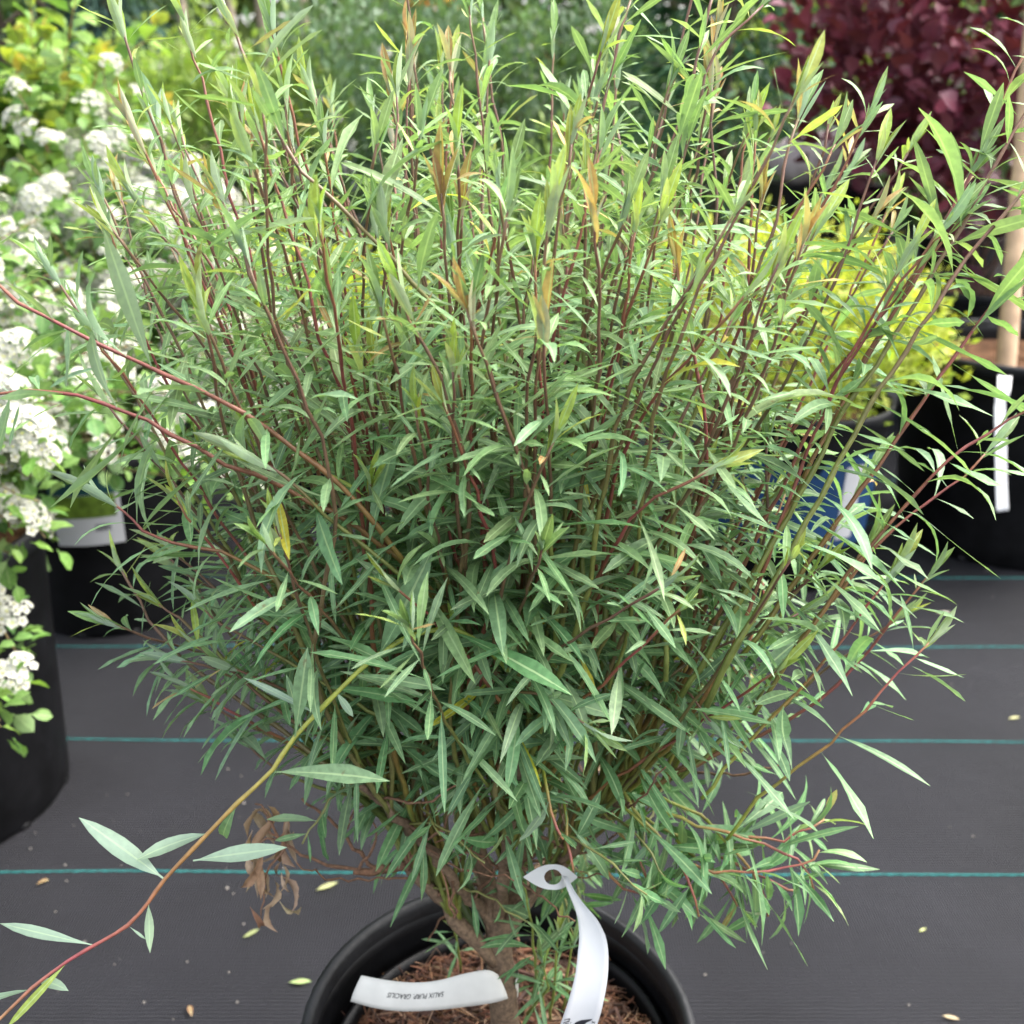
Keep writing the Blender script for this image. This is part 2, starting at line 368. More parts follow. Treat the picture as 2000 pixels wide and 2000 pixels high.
# ------------------------------------------------------------------ pots
def lathe(prof, seg=72, wob=0.0, mat=None, name='wall', caps=False):
    V, Fc = [], []
    ph = random.uniform(0, 6)
    for r, z in prof:
        for k in range(seg):
            a = 2*math.pi*k/seg; rr = r*(1+wob*math.sin(2*a+ph)+wob*.5*math.sin(5*a+ph*2)); V.append((rr*math.cos(a), rr*math.sin(a), z+wob*.15*math.sin(3*a+ph)))
    for i in range(len(prof)-1):
        for k in range(seg):
            a = i*seg+k; b = i*seg+(k+1) % seg; Fc.append((a, b, b+seg, a+seg))
    if caps: Fc.append(tuple(reversed(range(seg)))); Fc.append(tuple((len(prof)-1)*seg+k for k in range(seg)))
    return mesh(name, V, Fc, mat)
def soil_disc(r, z, rough, mat):
    V, Fc = [(0, 0, z)], []; nr, ns = 14, 48
    for i in range(1, nr+1):
        for k in range(ns):
            a = 2*math.pi*k/ns; rr = r*i/nr; V.append((rr*math.cos(a), rr*math.sin(a), z+random.gauss(0, rough) if i < nr else z-.004))
    for k in range(ns): Fc.append((0, 1+k, 1+(k+1) % ns))
    for i in range(nr-1):
        for k in range(ns): a = 1+i*ns+k; b = 1+i*ns+(k+1) % ns; Fc.append((a, a+ns, b+ns, b))
    return mesh('soil', V, Fc, mat)
def pot(loc, r_rim, r_base, h, label, name='nursery_pot', soil=None, cat='pot', band=True, group=None, lobes=True):
    t = thing(name, loc, label, cat, group)
    th = .003; rb = r_rim*.982
    prof = [(0.001, .004), (r_base*.93, .004), (r_base*.985, .0), (r_base, .006), (r_base+(rb-r_base)*.1, h*.1), (r_base+(rb-r_base)*.5, h*.5), (rb, h-.03), (rb, h-.012), (rb-th, h-.012), (rb-th, h-.03), (r_base+(rb-r_base)*.5-th, h*.5), (r_base-th, .012), (0.001, .012)]
    link('wall', lathe(prof, 72, .006, M['pot']), t)
    rim = [(rb+.0005, h-.028), (r_rim+.002, h-.026), (r_rim+.0035, h-.005), (r_rim+.002, h), (rb-th+.002, h+.001), (rb-th-.001, h-.004), (rb-th-.001, h-.016)]
    link('rim', lathe(rim, 72, .006, M['rim'], 'rim'), t)
    if lobes:                                       # moulded foot lobes round the base edge
        for k in range(10):
            a = 2*math.pi*(k+.3)/10
            v = lathe([(.001, 0), (.014, .001), (.016, .006), (.010, .012), (.001, .014)], 12, 0, M['pot'], 'foot')
            o = link('foot', v, t, (math.cos(a)*(r_base-.012), math.sin(a)*(r_base-.012), 0)); o.scale = (1, 1, 1)
    if soil is not None:
        link('soil', soil_disc(rb-.012-(h-soil)*(rb-r_base)/h, soil, .004, M['soil']), t)
    return t

PX, PY = -0.011, 0.597          # centre of the willow's pot
pot((PX, PY, 0), .1525, .118, .28, 'black plastic pot with a wide rim holding the willow and its tags', lobes=False)
t = thing('liner_pot', (PX+.003, PY-.004, .012), 'smaller black pot nested inside the willow pot, its torn edge showing', 'pot')
def liner():
    prof = [(.001, .0), (.106, .0), (.112, .012), (.1385, .222), (.140, .229), (.136, .230), (.1335, .222), (.108, .014), (.001, .006)]
    return lathe(prof, 80, .012, M['pot_in'], 'wall')
link('wall', liner(), t)

SOILZ = .222
soil = link('potting_mix', soil_disc(.1325, 0, .006, M['soil']).copy(), None, (PX+.003, PY-.004, SOILZ))
soil.data.name = 'potting_mix'; tag(soil, 'brown bark potting mix filling the willow pot', 'soil', kind='stuff')
V, Fc, C = [], [], []
for i in range(4600):           # bark shreds and fibres
    a = random.uniform(0, 2*math.pi); r = .129*math.sqrt(random.random())
    hump = .020*max(0, 1-((r-.05)/.1)**2)*(1 if math.sin(a) > -.2 else .6)
    p = Vector((r*math.cos(a), r*math.sin(a), hump*random.random()**.6+.002))
    yaw = random.uniform(0, 2*math.pi); L_ = random.uniform(.008, .034) if random.random() < .8 else random.uniform(.03, .055)
    d = Vector((math.cos(yaw), math.sin(yaw), random.gauss(.05, .22))).normalized()
    n = Vector((-d.y, d.x, random.gauss(0, .6))).normalized()
    cu = random.gauss(0, .25)*L_; wd = random.uniform(.0004, .0011)
    if random.random() < .10: wd = random.uniform(.002, .0045); L_ *= .6
    c0 = random.choice([(.12,.050,.024), (.09,.036,.018), (.16,.078,.038), (.06,.026,.015), (.20,.12,.07), (.045,.022,.014)])
    pts = [p-d*L_*.5, p+n*cu+Vector((0,0,abs(cu)*.4)), p+d*L_*.5]
    tube(pts, [wd*.6, wd, wd*.4], [vary(c0)]*3, 4, V, Fc, C)
o = link('bark_shred', mesh('bark_shred', V, Fc, M['fibre'], False, C), soil); tag(o, kind='stuff')

# ================================================================== THE WILLOW
WB = Vector((PX+.006, PY, SOILZ))
willow = thing('willow_shrub', WB, 'bushy purple willow with narrow grey green leaves in the pot with tags', 'shrub')
WL = Leaves(willow, WB, M['willow'], 'leaf', 300, 'willow')
WD = Leaves(willow, WB, M['dead'], 'withered_leaf', 60, 'dead', 'withered_foliage')

BARK = [(0, (.17,.11,.065)), (1, (.14,.09,.055))]
GREENRED = [(0, (.15,.18,.04)), (.5, (.16,.17,.04)), (.72, (.14,.085,.04)), (.9, (.14,.06,.04)), (1, (.18,.12,.055))]
REDS = [(0, (.16,.17,.03)), (.25, (.20,.12,.035)), (.5, (.20,.075,.04)), (.8, (.20,.045,.045)), (1, (.22,.10,.045))]
OLIVE = [(0, (.15,.18,.04)), (.45, (.14,.13,.04)), (.75, (.11,.065,.036)), (1, (.16,.07,.05))]
YELLOWISH = [(0, (.22,.27,.04)), (.25, (.26,.24,.045)), (.5, (.27,.14,.045)), (.8, (.26,.055,.06)), (1, (.30,.16,.07))]
BROWNISH = [(0, (.15,.15,.045)), (.5, (.17,.12,.06)), (.85, (.13,.065,.042)), (1, (.17,.10,.055))]
DEADS = [(0, (.16,.085,.05)), (1, (.20,.10,.055))]

def stem_object(name, pts, r0, r1, ramp_, mat, sides=6, knots=True, twigs=()):
    n = len(pts); V, Fc, C = [], [], []
    rad = [r0+(r1-r0)*(i/(n-1))**.9 for i in range(n)]
    if knots: rad = [r*(1+(.22 if i % 3 == 0 else 0)) if 0 < i < n-1 else r for i, r in enumerate(rad)]
    tube([p-WB for p in pts], rad, [ramp(ramp_, i/(n-1)) for i in range(n)], sides, V, Fc, C)
    for tw, rr, rc in twigs:
        m = len(tw); tube([p-WB for p in tw], [rr*(1-.6*i/(m-1)) for i in range(m)], [ramp(rc, i/(m-1)) for i in range(m)], 5, V, Fc, C)
    return link(name, mesh(name, V, Fc, mat, True, C), willow)

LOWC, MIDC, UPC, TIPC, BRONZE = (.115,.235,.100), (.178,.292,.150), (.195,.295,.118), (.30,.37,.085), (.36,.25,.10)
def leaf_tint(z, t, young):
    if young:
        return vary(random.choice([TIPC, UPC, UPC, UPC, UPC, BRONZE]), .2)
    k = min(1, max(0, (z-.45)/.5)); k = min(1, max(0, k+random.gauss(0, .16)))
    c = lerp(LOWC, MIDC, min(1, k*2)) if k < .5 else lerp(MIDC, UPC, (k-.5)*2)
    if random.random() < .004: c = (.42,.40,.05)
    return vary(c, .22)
def dress(pts, t0=.15, gap=.0155, size=.05, droop=.35, tipleaves=True, spread=1.0, maxr=1.0):
    """put leaves on a stem polyline"""
    n = len(pts); acc = 0; ph = random.uniform(0, 6.28); total = sum((b-a).length for a, b in zip(pts, pts[1:])); s = 0
    nxt = total*t0
    for i in range(n-1):
        a, b = pts[i], pts[i+1]; seg = (b-a).length
        while nxt < s+seg:
            u = (nxt-s)/seg; p = a.lerp(b, u); t = nxt/total; tan = (b-a).normalized()
            e1 = tan.orthogonal().normalized(); e2 = tan.cross(e1)
            for rep in range(2 if random.random() < .35 else 1):
                ph += 2.4+random.gauss(0, .45)+(0.9 if rep else 0)
                rad = e1*math.cos(ph)+e2*math.sin(ph)
                lift = .08+.72*max(0, t-.3)**1.2+random.gauss(0, .14)
                dr = droop*(1-t)*random.uniform(.4, 1.7)
                d = tan*lift+rad*spread*random.uniform(.75, 1.1)+Vector((0, 0, -dr))+jit(.08)
                d.normalize()
                up = tan*.8+Vector((0, 0, 1))*.9+jit(.28)
                if droop < .9 and p.z < .575 and p.z > .40 and random.random() < (.65 if p.z < .53 else .3): continue
                sz = size*random.uniform(.72, 1.35)*(1-.5*max(0, t-.75)/.25)
                if random.random() < .1: sz *= .55
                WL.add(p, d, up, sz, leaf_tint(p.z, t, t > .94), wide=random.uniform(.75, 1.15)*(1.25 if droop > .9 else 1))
            nxt += gap*random.uniform(.6, 1.45)*(1.5-.8*t)
        s += seg
    if tipleaves:
        tan = (pts[-1]-pts[-3]).normalized(); e1 = tan.orthogonal().normalized(); e2 = tan.cross(e1)
        ytone = random.choice([TIPC, TIPC, TIPC, UPC, UPC, BRONZE] if pts[-1].z > .75 else [TIPC, UPC, UPC])
        for k in range(random.choice([3, 4, 5])):
            a = k*2.4+random.random(); rad = e1*math.cos(a)+e2*math.sin(a)
            WL.add(pts[-1]-tan*.004*k, tan+rad*random.uniform(.08, .38), -rad+jit(.2), size*random.uniform(.38, .72), vary(ytone, .25), 'young')
def wiggle(pts, s):
    out = [p.copy() for p in pts]
    for i in range(1, len(out)-1): out[i] += jit(s)
    return out

# trunk and woody limbs
tr = catmull([WB+Vector((.004, .0, -.03)), WB+Vector((.0, 0, .04)), at(985, 1960, .775), at(978, 1870, .775), at(968, 1790, .775)], .008)
tr = wiggle(tr, .0008)
V, Fc, C = [], [], []
tube([p-WB for p in tr], [.0125-.0025*i/(len(tr)-1)+random.gauss(0, .0005) for i in range(len(tr))], [ramp([(0, (.17,.115,.07)), (1, (.13,.083,.05))], i/(len(tr)-1)) for i in range(len(tr))], 12, V, Fc, C)
link('trunk', mesh('trunk', V, Fc, M['wood'], True, C), willow)
limbs_px = [  # woody limbs as pixel/depth polylines
    ([(970,1850,.775),(955,1740,.77),(925,1620,.76),(890,1500,.75),(880,1400,.74)], .0105, .0055),
    ([(968,1880,.77),(905,1810,.765),(840,1730,.76),(795,1690,.755)], .0085, .0055),
    ([(800,1695,.755),(812,1640,.75),(805,1590,.745),(770,1540,.73),(720,1480,.71)], .0055, .0032),
    ([(975,1840,.775),(1010,1740,.775),(1030,1600,.78),(1038,1460,.785),(1040,1360,.79)], .0090, .0050),
    ([(985,1830,.775),(1050,1720,.79),(1150,1620,.80),(1270,1545,.80),(1370,1480,.80)], .0080, .0042),
    ([(970,1800,.775),(985,1690,.72),(1010,1560,.67),(1030,1430,.63)], .0070, .0040),
    ([(960,1790,.775),(930,1690,.83),(900,1580,.87),(870,1480,.90)], .0075, .0042),
    ([(985,1790,.775),(1060,1690,.84),(1120,1580,.88),(1170,1490,.90)], .0075, .0042),
    ([(960,1800,.775),(870,1700,.73),(790,1610,.69),(700,1530,.66)], .0060, .0036),
    ([(985,1800,.775),(1090,1690,.74),(1180,1590,.71),(1260,1500,.69)], .0060, .0036),
]
limb_pts = []
for pl, r0, r1 in limbs_px:
    p = wiggle(catmull([at(*q) for q in pl], .010), .0016); limb_pts.append(p)
    stem_object('limb', p, r0*.66, r1*.75, BARK, M['wood'], 8)
stub = [([(795,1690,.755),(740,1700,.75),(690,1702,.745)], .0045), ([(740,1700,.75),(690,1655,.745),(650,1610,.74),(590,1560,.73)], .0016), ([(715,1700,.748),(640,1690,.74),(560,1650,.735),(525,1625,.73)], .0014),
        ([(800,1690,.752),(765,1600,.745),(700,1530,.74),(640,1470,.73)], .0018), ([(850,1760,.76),(900,1680,.74),(930,1610,.73)], .0014), ([(870,1720,.75),(905,1700,.74)], .0022),
        ([(795,1700,.75),(830,1640,.745),(860,1620,.74)], .0018), ([(820,1700,.755),(800,1665,.75),(793,1660,.75)], .0020), ([(890,1725,.75),(860,1650,.745),(840,1600,.74),(790,1575,.74)], .0012),
        ([(920,1760,.76),(975,1690,.74),(1010,1640,.73)], .0013), ([(700,1700,.745),(735,1640,.74),(725,1600,.735)], .0012), ([(1000,1700,.76),(1100,1640,.75),(1200,1620,.74)], .0012),
        ([(560,1650,.735),(530,1690,.735),(515,1740,.735),(510,1790,.735)], .0009), ([(540,1640,.735),(500,1650,.735),(490,1700,.735)], .0009), ([(560,1650,.735),(520,1590,.735),(498,1570,.735)], .0011)]
for pl, r0 in stub:
    p = wiggle(catmull([at(*q) for q in pl], .006), .0010)
    stem_object('dead_twig', p, r0, r0*.5, DEADS, M['wood'], 6)
for k in range(70):                 # withered leaves on the dead twig, and a few deeper inside
    if k < 30: p = at(random.uniform(488, 565), random.uniform(1570, 1775), .735)
    else: p = at(random.uniform(800, 1250), random.uniform(1150, 1560), random.uniform(.68, .86))
    WD.add(p, Vector((random.gauss(0, .35), random.gauss(0, .35), -1)), jit(1), random.uniform(.018, .036), vary(random.choice([(.34,.23,.15), (.24,.14,.085), (.42,.31,.22)]), .2))

for k in range(34):                 # fine brown twigs in the open foot of the shrub
    L_ = random.choice(limb_pts); a = L_[int(len(L_)*random.uniform(.15, .95))]
    d = Vector((random.gauss(0, 1), random.gauss(-.3, .8), random.gauss(.35, .5))).normalized(); ln = random.uniform(.04, .11)
    p = wiggle(catmull([a, a+d*ln*.5+jit(.008), a+d*ln+Vector((0, 0, random.uniform(-.02, .02)))], .007), .0012)
    stem_object('dead_twig', p, random.uniform(.0008, .0015), .0005, DEADS, M['wood'], 5)
for k in range(26):                 # short leafy shoots low on the limbs
    L_ = random.choice(limb_pts); a = L_[int(len(L_)*random.uniform(.45, .95))]
    d = Vector((random.gauss(-.1, 1), random.gauss(-.5, .7), random.gauss(.1, .3))).normalized(); ln = random.uniform(.05, .12)
    p = wiggle(catmull([a, a+d*ln*.5+Vector((0, 0, .012)), a+d*ln], .008), .0010)
    stem_object('stem', p, .0011, .0006, [(0, (.15,.15,.045)), (1, (.2,.2,.06))], M['stem'], 5)
    dress(p, .2, .0095, .040, .95, False)

# individually traced stems: (pixel, pixel, depth) polylines from root to tip
hero = [
 # ramp, r0, leaf size, droop, t0, polyline
 (REDS, .0019, .052, .3, .10, [(880,1225,.60),(800,1110,.565),(740,1030,.55),(620,910,.535),(480,810,.525),(330,735,.52),(190,672,.515),(80,618,.51),(0,562,.51),(-90,480,.51)]),
 (REDS, .0019, .050, .3, .12, [(920,1290,.61),(840,1150,.585),(700,1035,.565),(560,955,.55),(440,905,.54),(330,845,.535),(200,785,.53),(100,768,.53),(0,770,.53),(-80,780,.53)]),
 (GREENRED, .0018, .050, .2, .2, [(1080,1300,.60),(1085,1130,.575),(1050,960,.555),(1000,840,.545),(940,720,.535),(850,600,.525),(760,500,.515),(660,400,.505),(590,335,.50),(540,255,.50),(490,140,.50),(455,60,.50),(440,20,.50)]),
 (OLIVE, .0018, .048, .3, .2, [(930,1300,.62),(860,1080,.60),(790,900,.59),(730,720,.58),(660,560,.57),(600,440,.565),(545,330,.56),(500,260,.56)]),
 (OLIVE, .0017, .048, .3, .2, [(900,1250,.60),(800,1020,.59),(700,880,.58),(600,740,.575),(520,600,.57),(470,480,.565),(430,380,.56)]),
 (OLIVE, .0017, .046, .3, .2, [(930,1200,.63),(880,950,.62),(830,760,.61),(790,640,.60),(760,480,.60),(765,350,.60),(778,230,.60),(775,180,.60)]),
 (GREENRED, .0015, .046, .25, .2, [(820,1150,.56),(740,1090,.55),(640,1010,.54),(560,930,.53),(500,900,.525)]),
 (GREENRED, .0018, .048, .3, .2, [(1130,1280,.60),(1140,1050,.59),(1140,850,.585),(1138,680,.58),(1140,560,.575),(1155,450,.57),(1160,330,.57),(1200,120,.565),(1235,-10,.565)]),
 (OLIVE, .0019, .048, .3, .2, [(1180,1250,.62),(1190,1000,.61),(1210,720,.60),(1245,560,.59),(1290,400,.585),(1330,260,.58),(1360,120,.575),(1395,-20,.57)]),
 (OLIVE, .0019, .048, .3, .2, [(1200,1200,.64),(1215,900,.63),(1235,700,.62),(1275,480,.61),(1330,330,.605),(1365,200,.60),(1400,100,.60),(1490,10,.60)]),
 (GREENRED, .0018, .048, .3, .15, [(1300,1330,.60),(1310,1100,.585),(1330,900,.575),(1400,700,.565),(1450,600,.56),(1490,500,.555),(1520,430,.55),(1530,330,.55),(1560,230,.55)]),
 (GREENRED, .0022, .052, .35, .12, [(1380,1380,.60),(1450,1240,.58),(1540,1090,.57),(1640,900,.56),(1720,760,.555),(1820,610,.55),(1890,500,.55),(1960,420,.55),(2040,330,.55)]),
 (GREENRED, .0021, .052, .35, .12, [(1330,1360,.63),(1430,1200,.61),(1540,1010,.60),(1650,800,.59),(1740,670,.585),(1830,520,.58),(1900,400,.58),(1980,260,.58),(2060,120,.58)]),
 (REDS, .0018, .050, .3, .2, [(1400,1260,.64),(1510,1050,.63),(1590,900,.62),(1690,700,.61),(1780,560,.60),(1840,450,.60),(1900,330,.60),(1965,180,.60),(2020,60,.60)]),
 (REDS, .0018, .050, .4, .15, [(1450,1280,.62),(1560,1130,.61),(1680,960,.60),(1770,830,.60),(1860,700,.595),(1930,600,.59),(2030,460,.59)]),
 (REDS, .0016, .050, .5, .12, [(1470,1400,.63),(1560,1260,.62),(1680,1090,.61),(1760,1000,.605),(1850,900,.60),(1930,845,.60),(2010,800,.60),(2080,760,.60)]),
 (REDS, .0014, .048, .5, .12, [(1500,1330,.66),(1620,1180,.655),(1720,1060,.65),(1810,980,.65),(1880,930,.65),(1930,880,.65)]),
 (YELLOWISH, .0014, .044, .5, .2, [(1420,1640,.68),(1480,1560,.665),(1560,1500,.655),(1650,1425,.645),(1720,1350,.64),(1790,1280,.64),(1815,1255,.64)]),
 (YELLOWISH, .0014, .046, .5, .2, [(1370,1560,.66),(1460,1450,.65),(1560,1350,.64),(1660,1230,.63),(1720,1150,.63),(1750,1110,.63)]),
 (GREENRED, .0015, .046, .4, .15, [(560,1390,.66),(480,1330,.655),(410,1260,.65),(350,1210,.65),(310,1180,.65)]),
 (GREENRED, .0015, .046, .4, .15, [(800,1430,.64),(640,1340,.63),(520,1270,.625),(430,1220,.62),(400,1190,.62)]),
 (REDS, .0014, .044, .4, .15, [(640,1220,.60),(520,1120,.59),(430,1080,.585),(340,1060,.58),(280,1035,.58),(245,1000,.58),(200,970,.58)]),
 (GREENRED, .0018, .048, .3, .2, [(620,1400,.68),(540,1240,.68),(470,1120,.675),(400,1000,.67),(330,900,.665),(260,770,.66),(200,680,.66),(140,590,.66),(95,520,.66)]),
 (GREENRED, .0016, .048, .3, .2, [(680,1330,.70),(590,1150,.70),(490,960,.69),(400,800,.685),(330,660,.68),(280,560,.68),(235,490,.68)]),
 (REDS, .0015, .046, .3, .2, [(700,1200,.72),(600,960,.71),(500,740,.70),(420,570,.69),(350,440,.69),(330,330,.69),(310,230,.69)]),
 (GREENRED, .0015, .046, .6, .2, [(760,1560,.70),(640,1500,.69),(540,1440,.685),(450,1400,.68),(400,1370,.68)]),
 (GREENRED, .0015, .046, .6, .2, [(700,1480,.68),(580,1400,.67),(480,1330,.665),(400,1300,.66),(340,1290,.66)]),
 (OLIVE, .0015, .046, .6, .2, [(660,1400,.71),(540,1320,.70),(450,1240,.70),(380,1140,.70),(330,1090,.70)]),
 (GREENRED, .0015, .046, .6, .2, [(720,1560,.72),(620,1540,.71),(540,1500,.70),(470,1440,.70)]),
 (GREENRED, .0016, .048, .5, .2, [(1330,1520,.70),(1450,1400,.69),(1550,1270,.68),(1640,1150,.675),(1700,1060,.67)]),
 (GREENRED, .0016, .048, .5, .2, [(1300,1480,.72),(1430,1330,.71),(1540,1180,.70),(1630,1040,.70),(1690,930,.70)]),
 (OLIVE, .0014, .04, .7, .2, [(1090,1650,.66),(1060,1560,.645),(1020,1480,.635),(975,1430,.63)]),
]
arch = [(1010,1330,.62),(960,1275,.59),(905,1236,.575),(862,1228,.57),(800,1243,.568),(755,1268,.567),(700,1311,.566),(576,1439,.563),(533,1503,.562),(464,1568,.561),(406,1628,.56),(322,1717,.559),(290,1762,.558),(250,1807,.557),(196,1840,.556),(134,1876,.555),(62,1930,.554),(0,1990,.553),(-60,2040,.553)]
for rp, r0, size, droop, t0, pl in hero:
    p = wiggle(catmull([at(*q) for q in pl], .012), .0006)
    stem_object('stem', p, r0*.92, r0*.38, rp, M['stem'])
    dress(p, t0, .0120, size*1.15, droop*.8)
p = catmull([at(*q) for q in arch], .010)
stem_object('arching_stem', p, .0016, .0008, [(0, (.16,.20,.04)), (.2, (.27,.33,.05)), (.42, (.27,.29,.05)), (.55, (.27,.17,.05)), (.7, (.25,.10,.05)), (.85, (.24,.055,.06)), (1, (.30,.20,.08))], M['stem'], 8)
PALE = (.17,.27,.16)
def leaf_px(a, b, tint, up, k=0, wide=1.0, tm=None):
    A, B = at(*a), at(*b); WL.add(A, B-A, up, (B-A).length*1.03, tint, tm, k, wide)
toc = (CAM-at(300, 1700, .56)).normalized()
for a, b, tint, sgn, wd in [
    ((406,1628,.56),(261,1679,.55),PALE,-1,1.5), ((321,1717,.559),(158,1599,.555),PALE,-1,1.3), ((377,1681,.56),(556,1655,.565),PALE,-1,1.45),
    ((183,1846,.556),(5,1805,.55),PALE,-1,1.4), ((290,1765,.558),(293,1858,.56),UPC,-1,1.5), ((252,1809,.557),(284,1834,.56),PALE,-1,1.3),
    ((464,1568,.561),(431,1644,.58),MIDC,1,1.9), ((130,1881,.555),(15,2005,.55),TIPC,1,1.0), ((76,1918,.555),(133,1932,.57),PALE,-1,2.0), ((62,1932,.554),(-60,1965,.55),PALE,-1,1.2),
    ((536,1508,.562),(752,1522,.53),MIDC,.2,1.0), ((576,1440,.562),(600,1270,.55),MIDC,1,1.6), ((590,1425,.562),(560,1320,.575),MIDC,1,1.2), ((690,1318,.566),(865,1345,.555),MIDC,.3,1.0),
    ((740,1280,.567),(845,1075,.55),MIDC,1,1.5), ((860,1228,.57),(1000,1090,.55),MIDC,1,1.2), ((880,1232,.572),(1110,1350,.53),LOWC,1,1.5), ((620,1395,.563),(480,1325,.56),PALE,-1,.9), ((655,1350,.565),(690,1400,.56),UPC,-1,1.6)]:
    leaf_px(a, b, vary(tint, .1), toc*(1 if sgn > 0 else -1)*abs(sgn)+Vector((0,0,.3))+jit(.12), random.randrange(26), wd)

# drooping leafy shoots on the lower right, suckers beside the trunk
for pl in [[(1180,1500,.70),(1260,1600,.685),(1330,1680,.68),(1430,1700,.675),(1560,1690,.675),(1600,1660,.675)],
           [(1240,1560,.70),(1330,1600,.69),(1450,1640,.685),(1560,1680,.68),(1590,1740,.68)],
           [(1150,1560,.71),(1230,1650,.70),(1270,1720,.69),(1330,1770,.69)],
           [(1210,1570,.69),(1290,1640,.68),(1345,1720,.67),(1365,1790,.67)],
           [(1250,1590,.73),(1400,1670,.72),(1500,1720,.715),(1560,1740,.71)],
           [(1280,1550,.72),(1420,1620,.71),(1530,1640,.71),(1610,1600,.71)],
           [(1130,1600,.70),(1170,1680,.69),(1220,1740,.69),(1290,1740,.685)],
           [(1100,1560,.66),(1110,1640,.65),(1120,1700,.645)], [(1060,1500,.64),(1075,1580,.63),(1100,1640,.625)],
           [(1380,1600,.70),(1450,1680,.70),(1490,1740,.70),(1500,1790,.70)], [(1320,1640,.71),(1410,1720,.70),(1440,1770,.70)]]:
    p = wiggle(catmull([at(*q) for q in pl], .010), .0010)
    stem_object('stem', p, .0012, .0007, YELLOWISH, M['stem'])
    dress(p, .12, .0075, .050, .95, False, 1.0)
for pl in [[(1042,1975,.80),(1046,1900,.76),(1042,1830,.73),(1022,1720,.70)], [(1075,1990,.80),(1085,1900,.77),(1090,1820,.76)], [(1060,1985,.81),(1062,1900,.79),(1068,1850,.78)], [(1100,1970,.82),(1110,1890,.80),(1120,1840,.79)],
           [(1030,1980,.79),(1070,1930,.76),(1060,1880,.75)], [(900,1895,.86),(895,1850,.84),(885,1810,.82)]]:
    p = wiggle(catmull([at(*q) for q in pl], .010), .0008)
    stem_object('sucker', p, .0013, .0007, [(0, (.13,.16,.03)), (1, (.20,.24,.05))], M['stem'])
    dress(p, .2, .0080, .036, .5, True, .8)
for pl in [[(965,1890,.775),(900,1790,.77),(850,1700,.755),(760,1610,.73),(650,1500,.70),(560,1400,.68)], [(960,1870,.785),(905,1770,.79),(860,1690,.79),(800,1600,.78),(700,1510,.77)], [(975,1850,.79),(900,1700,.80),(830,1620,.80),(740,1560,.79)]]:
    p = wiggle(catmull([at(*q) for q in pl], .012), .0008)
    stem_object('stem', p, .0032, .0020, [(0, (.05,.075,.016)), (1, (.10,.14,.025))], M['stem'], 8)
    dress(p, .72, .012, .046, .6)

# the bulk of the stems, fanned out from the limbs
cx, cy = PX, PY
N_ST = 205
for i in range(N_ST):
    az = i*2.39996+random.gauss(0, .25); u = random.random()
    front = max(0, -math.sin(az))
    rr = (.04+.245*math.sqrt(u))*(1-.48*front)
    edge = (rr/.27)**2
    ztip = .985-.11*edge-.10*front+random.gauss(0, .03)+(.03 if i % 4 == 1 else 0)
    if i % 6 == 0: ztip -= random.uniform(.08, .25)
    tip = Vector((cx+rr*math.cos(az)*(1.05 if math.cos(az) > 0 else .95), cy+.035+rr*math.sin(az)*1.1, ztip))
    # root: the limb end nearest to that side
    best = min(limb_pts, key=lambda L: ((L[-1]-Vector((cx+.45*(tip.x-cx), cy+.45*(tip.y-cy), L[-1].z))).length)+random.uniform(0, .05))
    root = best[int(len(best)*random.uniform(.30, .85))]
    out = Vector((tip.x-root.x, tip.y-root.y, 0))
    h_ = ztip-root.z
    m1 = root+out*.34+Vector((0, 0, h_*.36))+jit(.012); m2 = root+out*.68+Vector((0, 0, h_*.71))+jit(.012)
    p = wiggle(catmull([root, m1, m2, tip], .014), .0007)
    stem_object('stem', p, random.uniform(.0015, .0022), .0007, random.choice([GREENRED, OLIVE, REDS, BROWNISH]), M['stem'], 5)
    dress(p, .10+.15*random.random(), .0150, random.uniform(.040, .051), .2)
for i in range(56):                  # low skirt of shorter shoots
    az = i*2.39996+.5; front = max(0, -math.sin(az))
    if front > .45 and random.random() < .55: continue
    rr = random.uniform(.14, .24)*(1-.25*front)
    tip = Vector((cx+1.12*rr*math.cos(az), cy+.02+rr*math.sin(az), random.uniform(.58, .78)))
    best = min(limb_pts, key=lambda L: ((L[-1]-Vector((cx+.5*(tip.x-cx), cy+.5*(tip.y-cy), L[-1].z))).length)+random.uniform(0, .04))
    root = best[int(len(best)*random.uniform(.55, .95))]; mid = root.lerp(tip, .5)+Vector((0, 0, .025))+jit(.012)
    p = wiggle(catmull([root, mid, tip], .013), .0008)
    stem_object('stem', p, .0014, .0007, random.choice([GREENRED, OLIVE, YELLOWISH]), M['stem'], 5)
    dress(p, .12, .0130, random.uniform(.040, .050), .4)

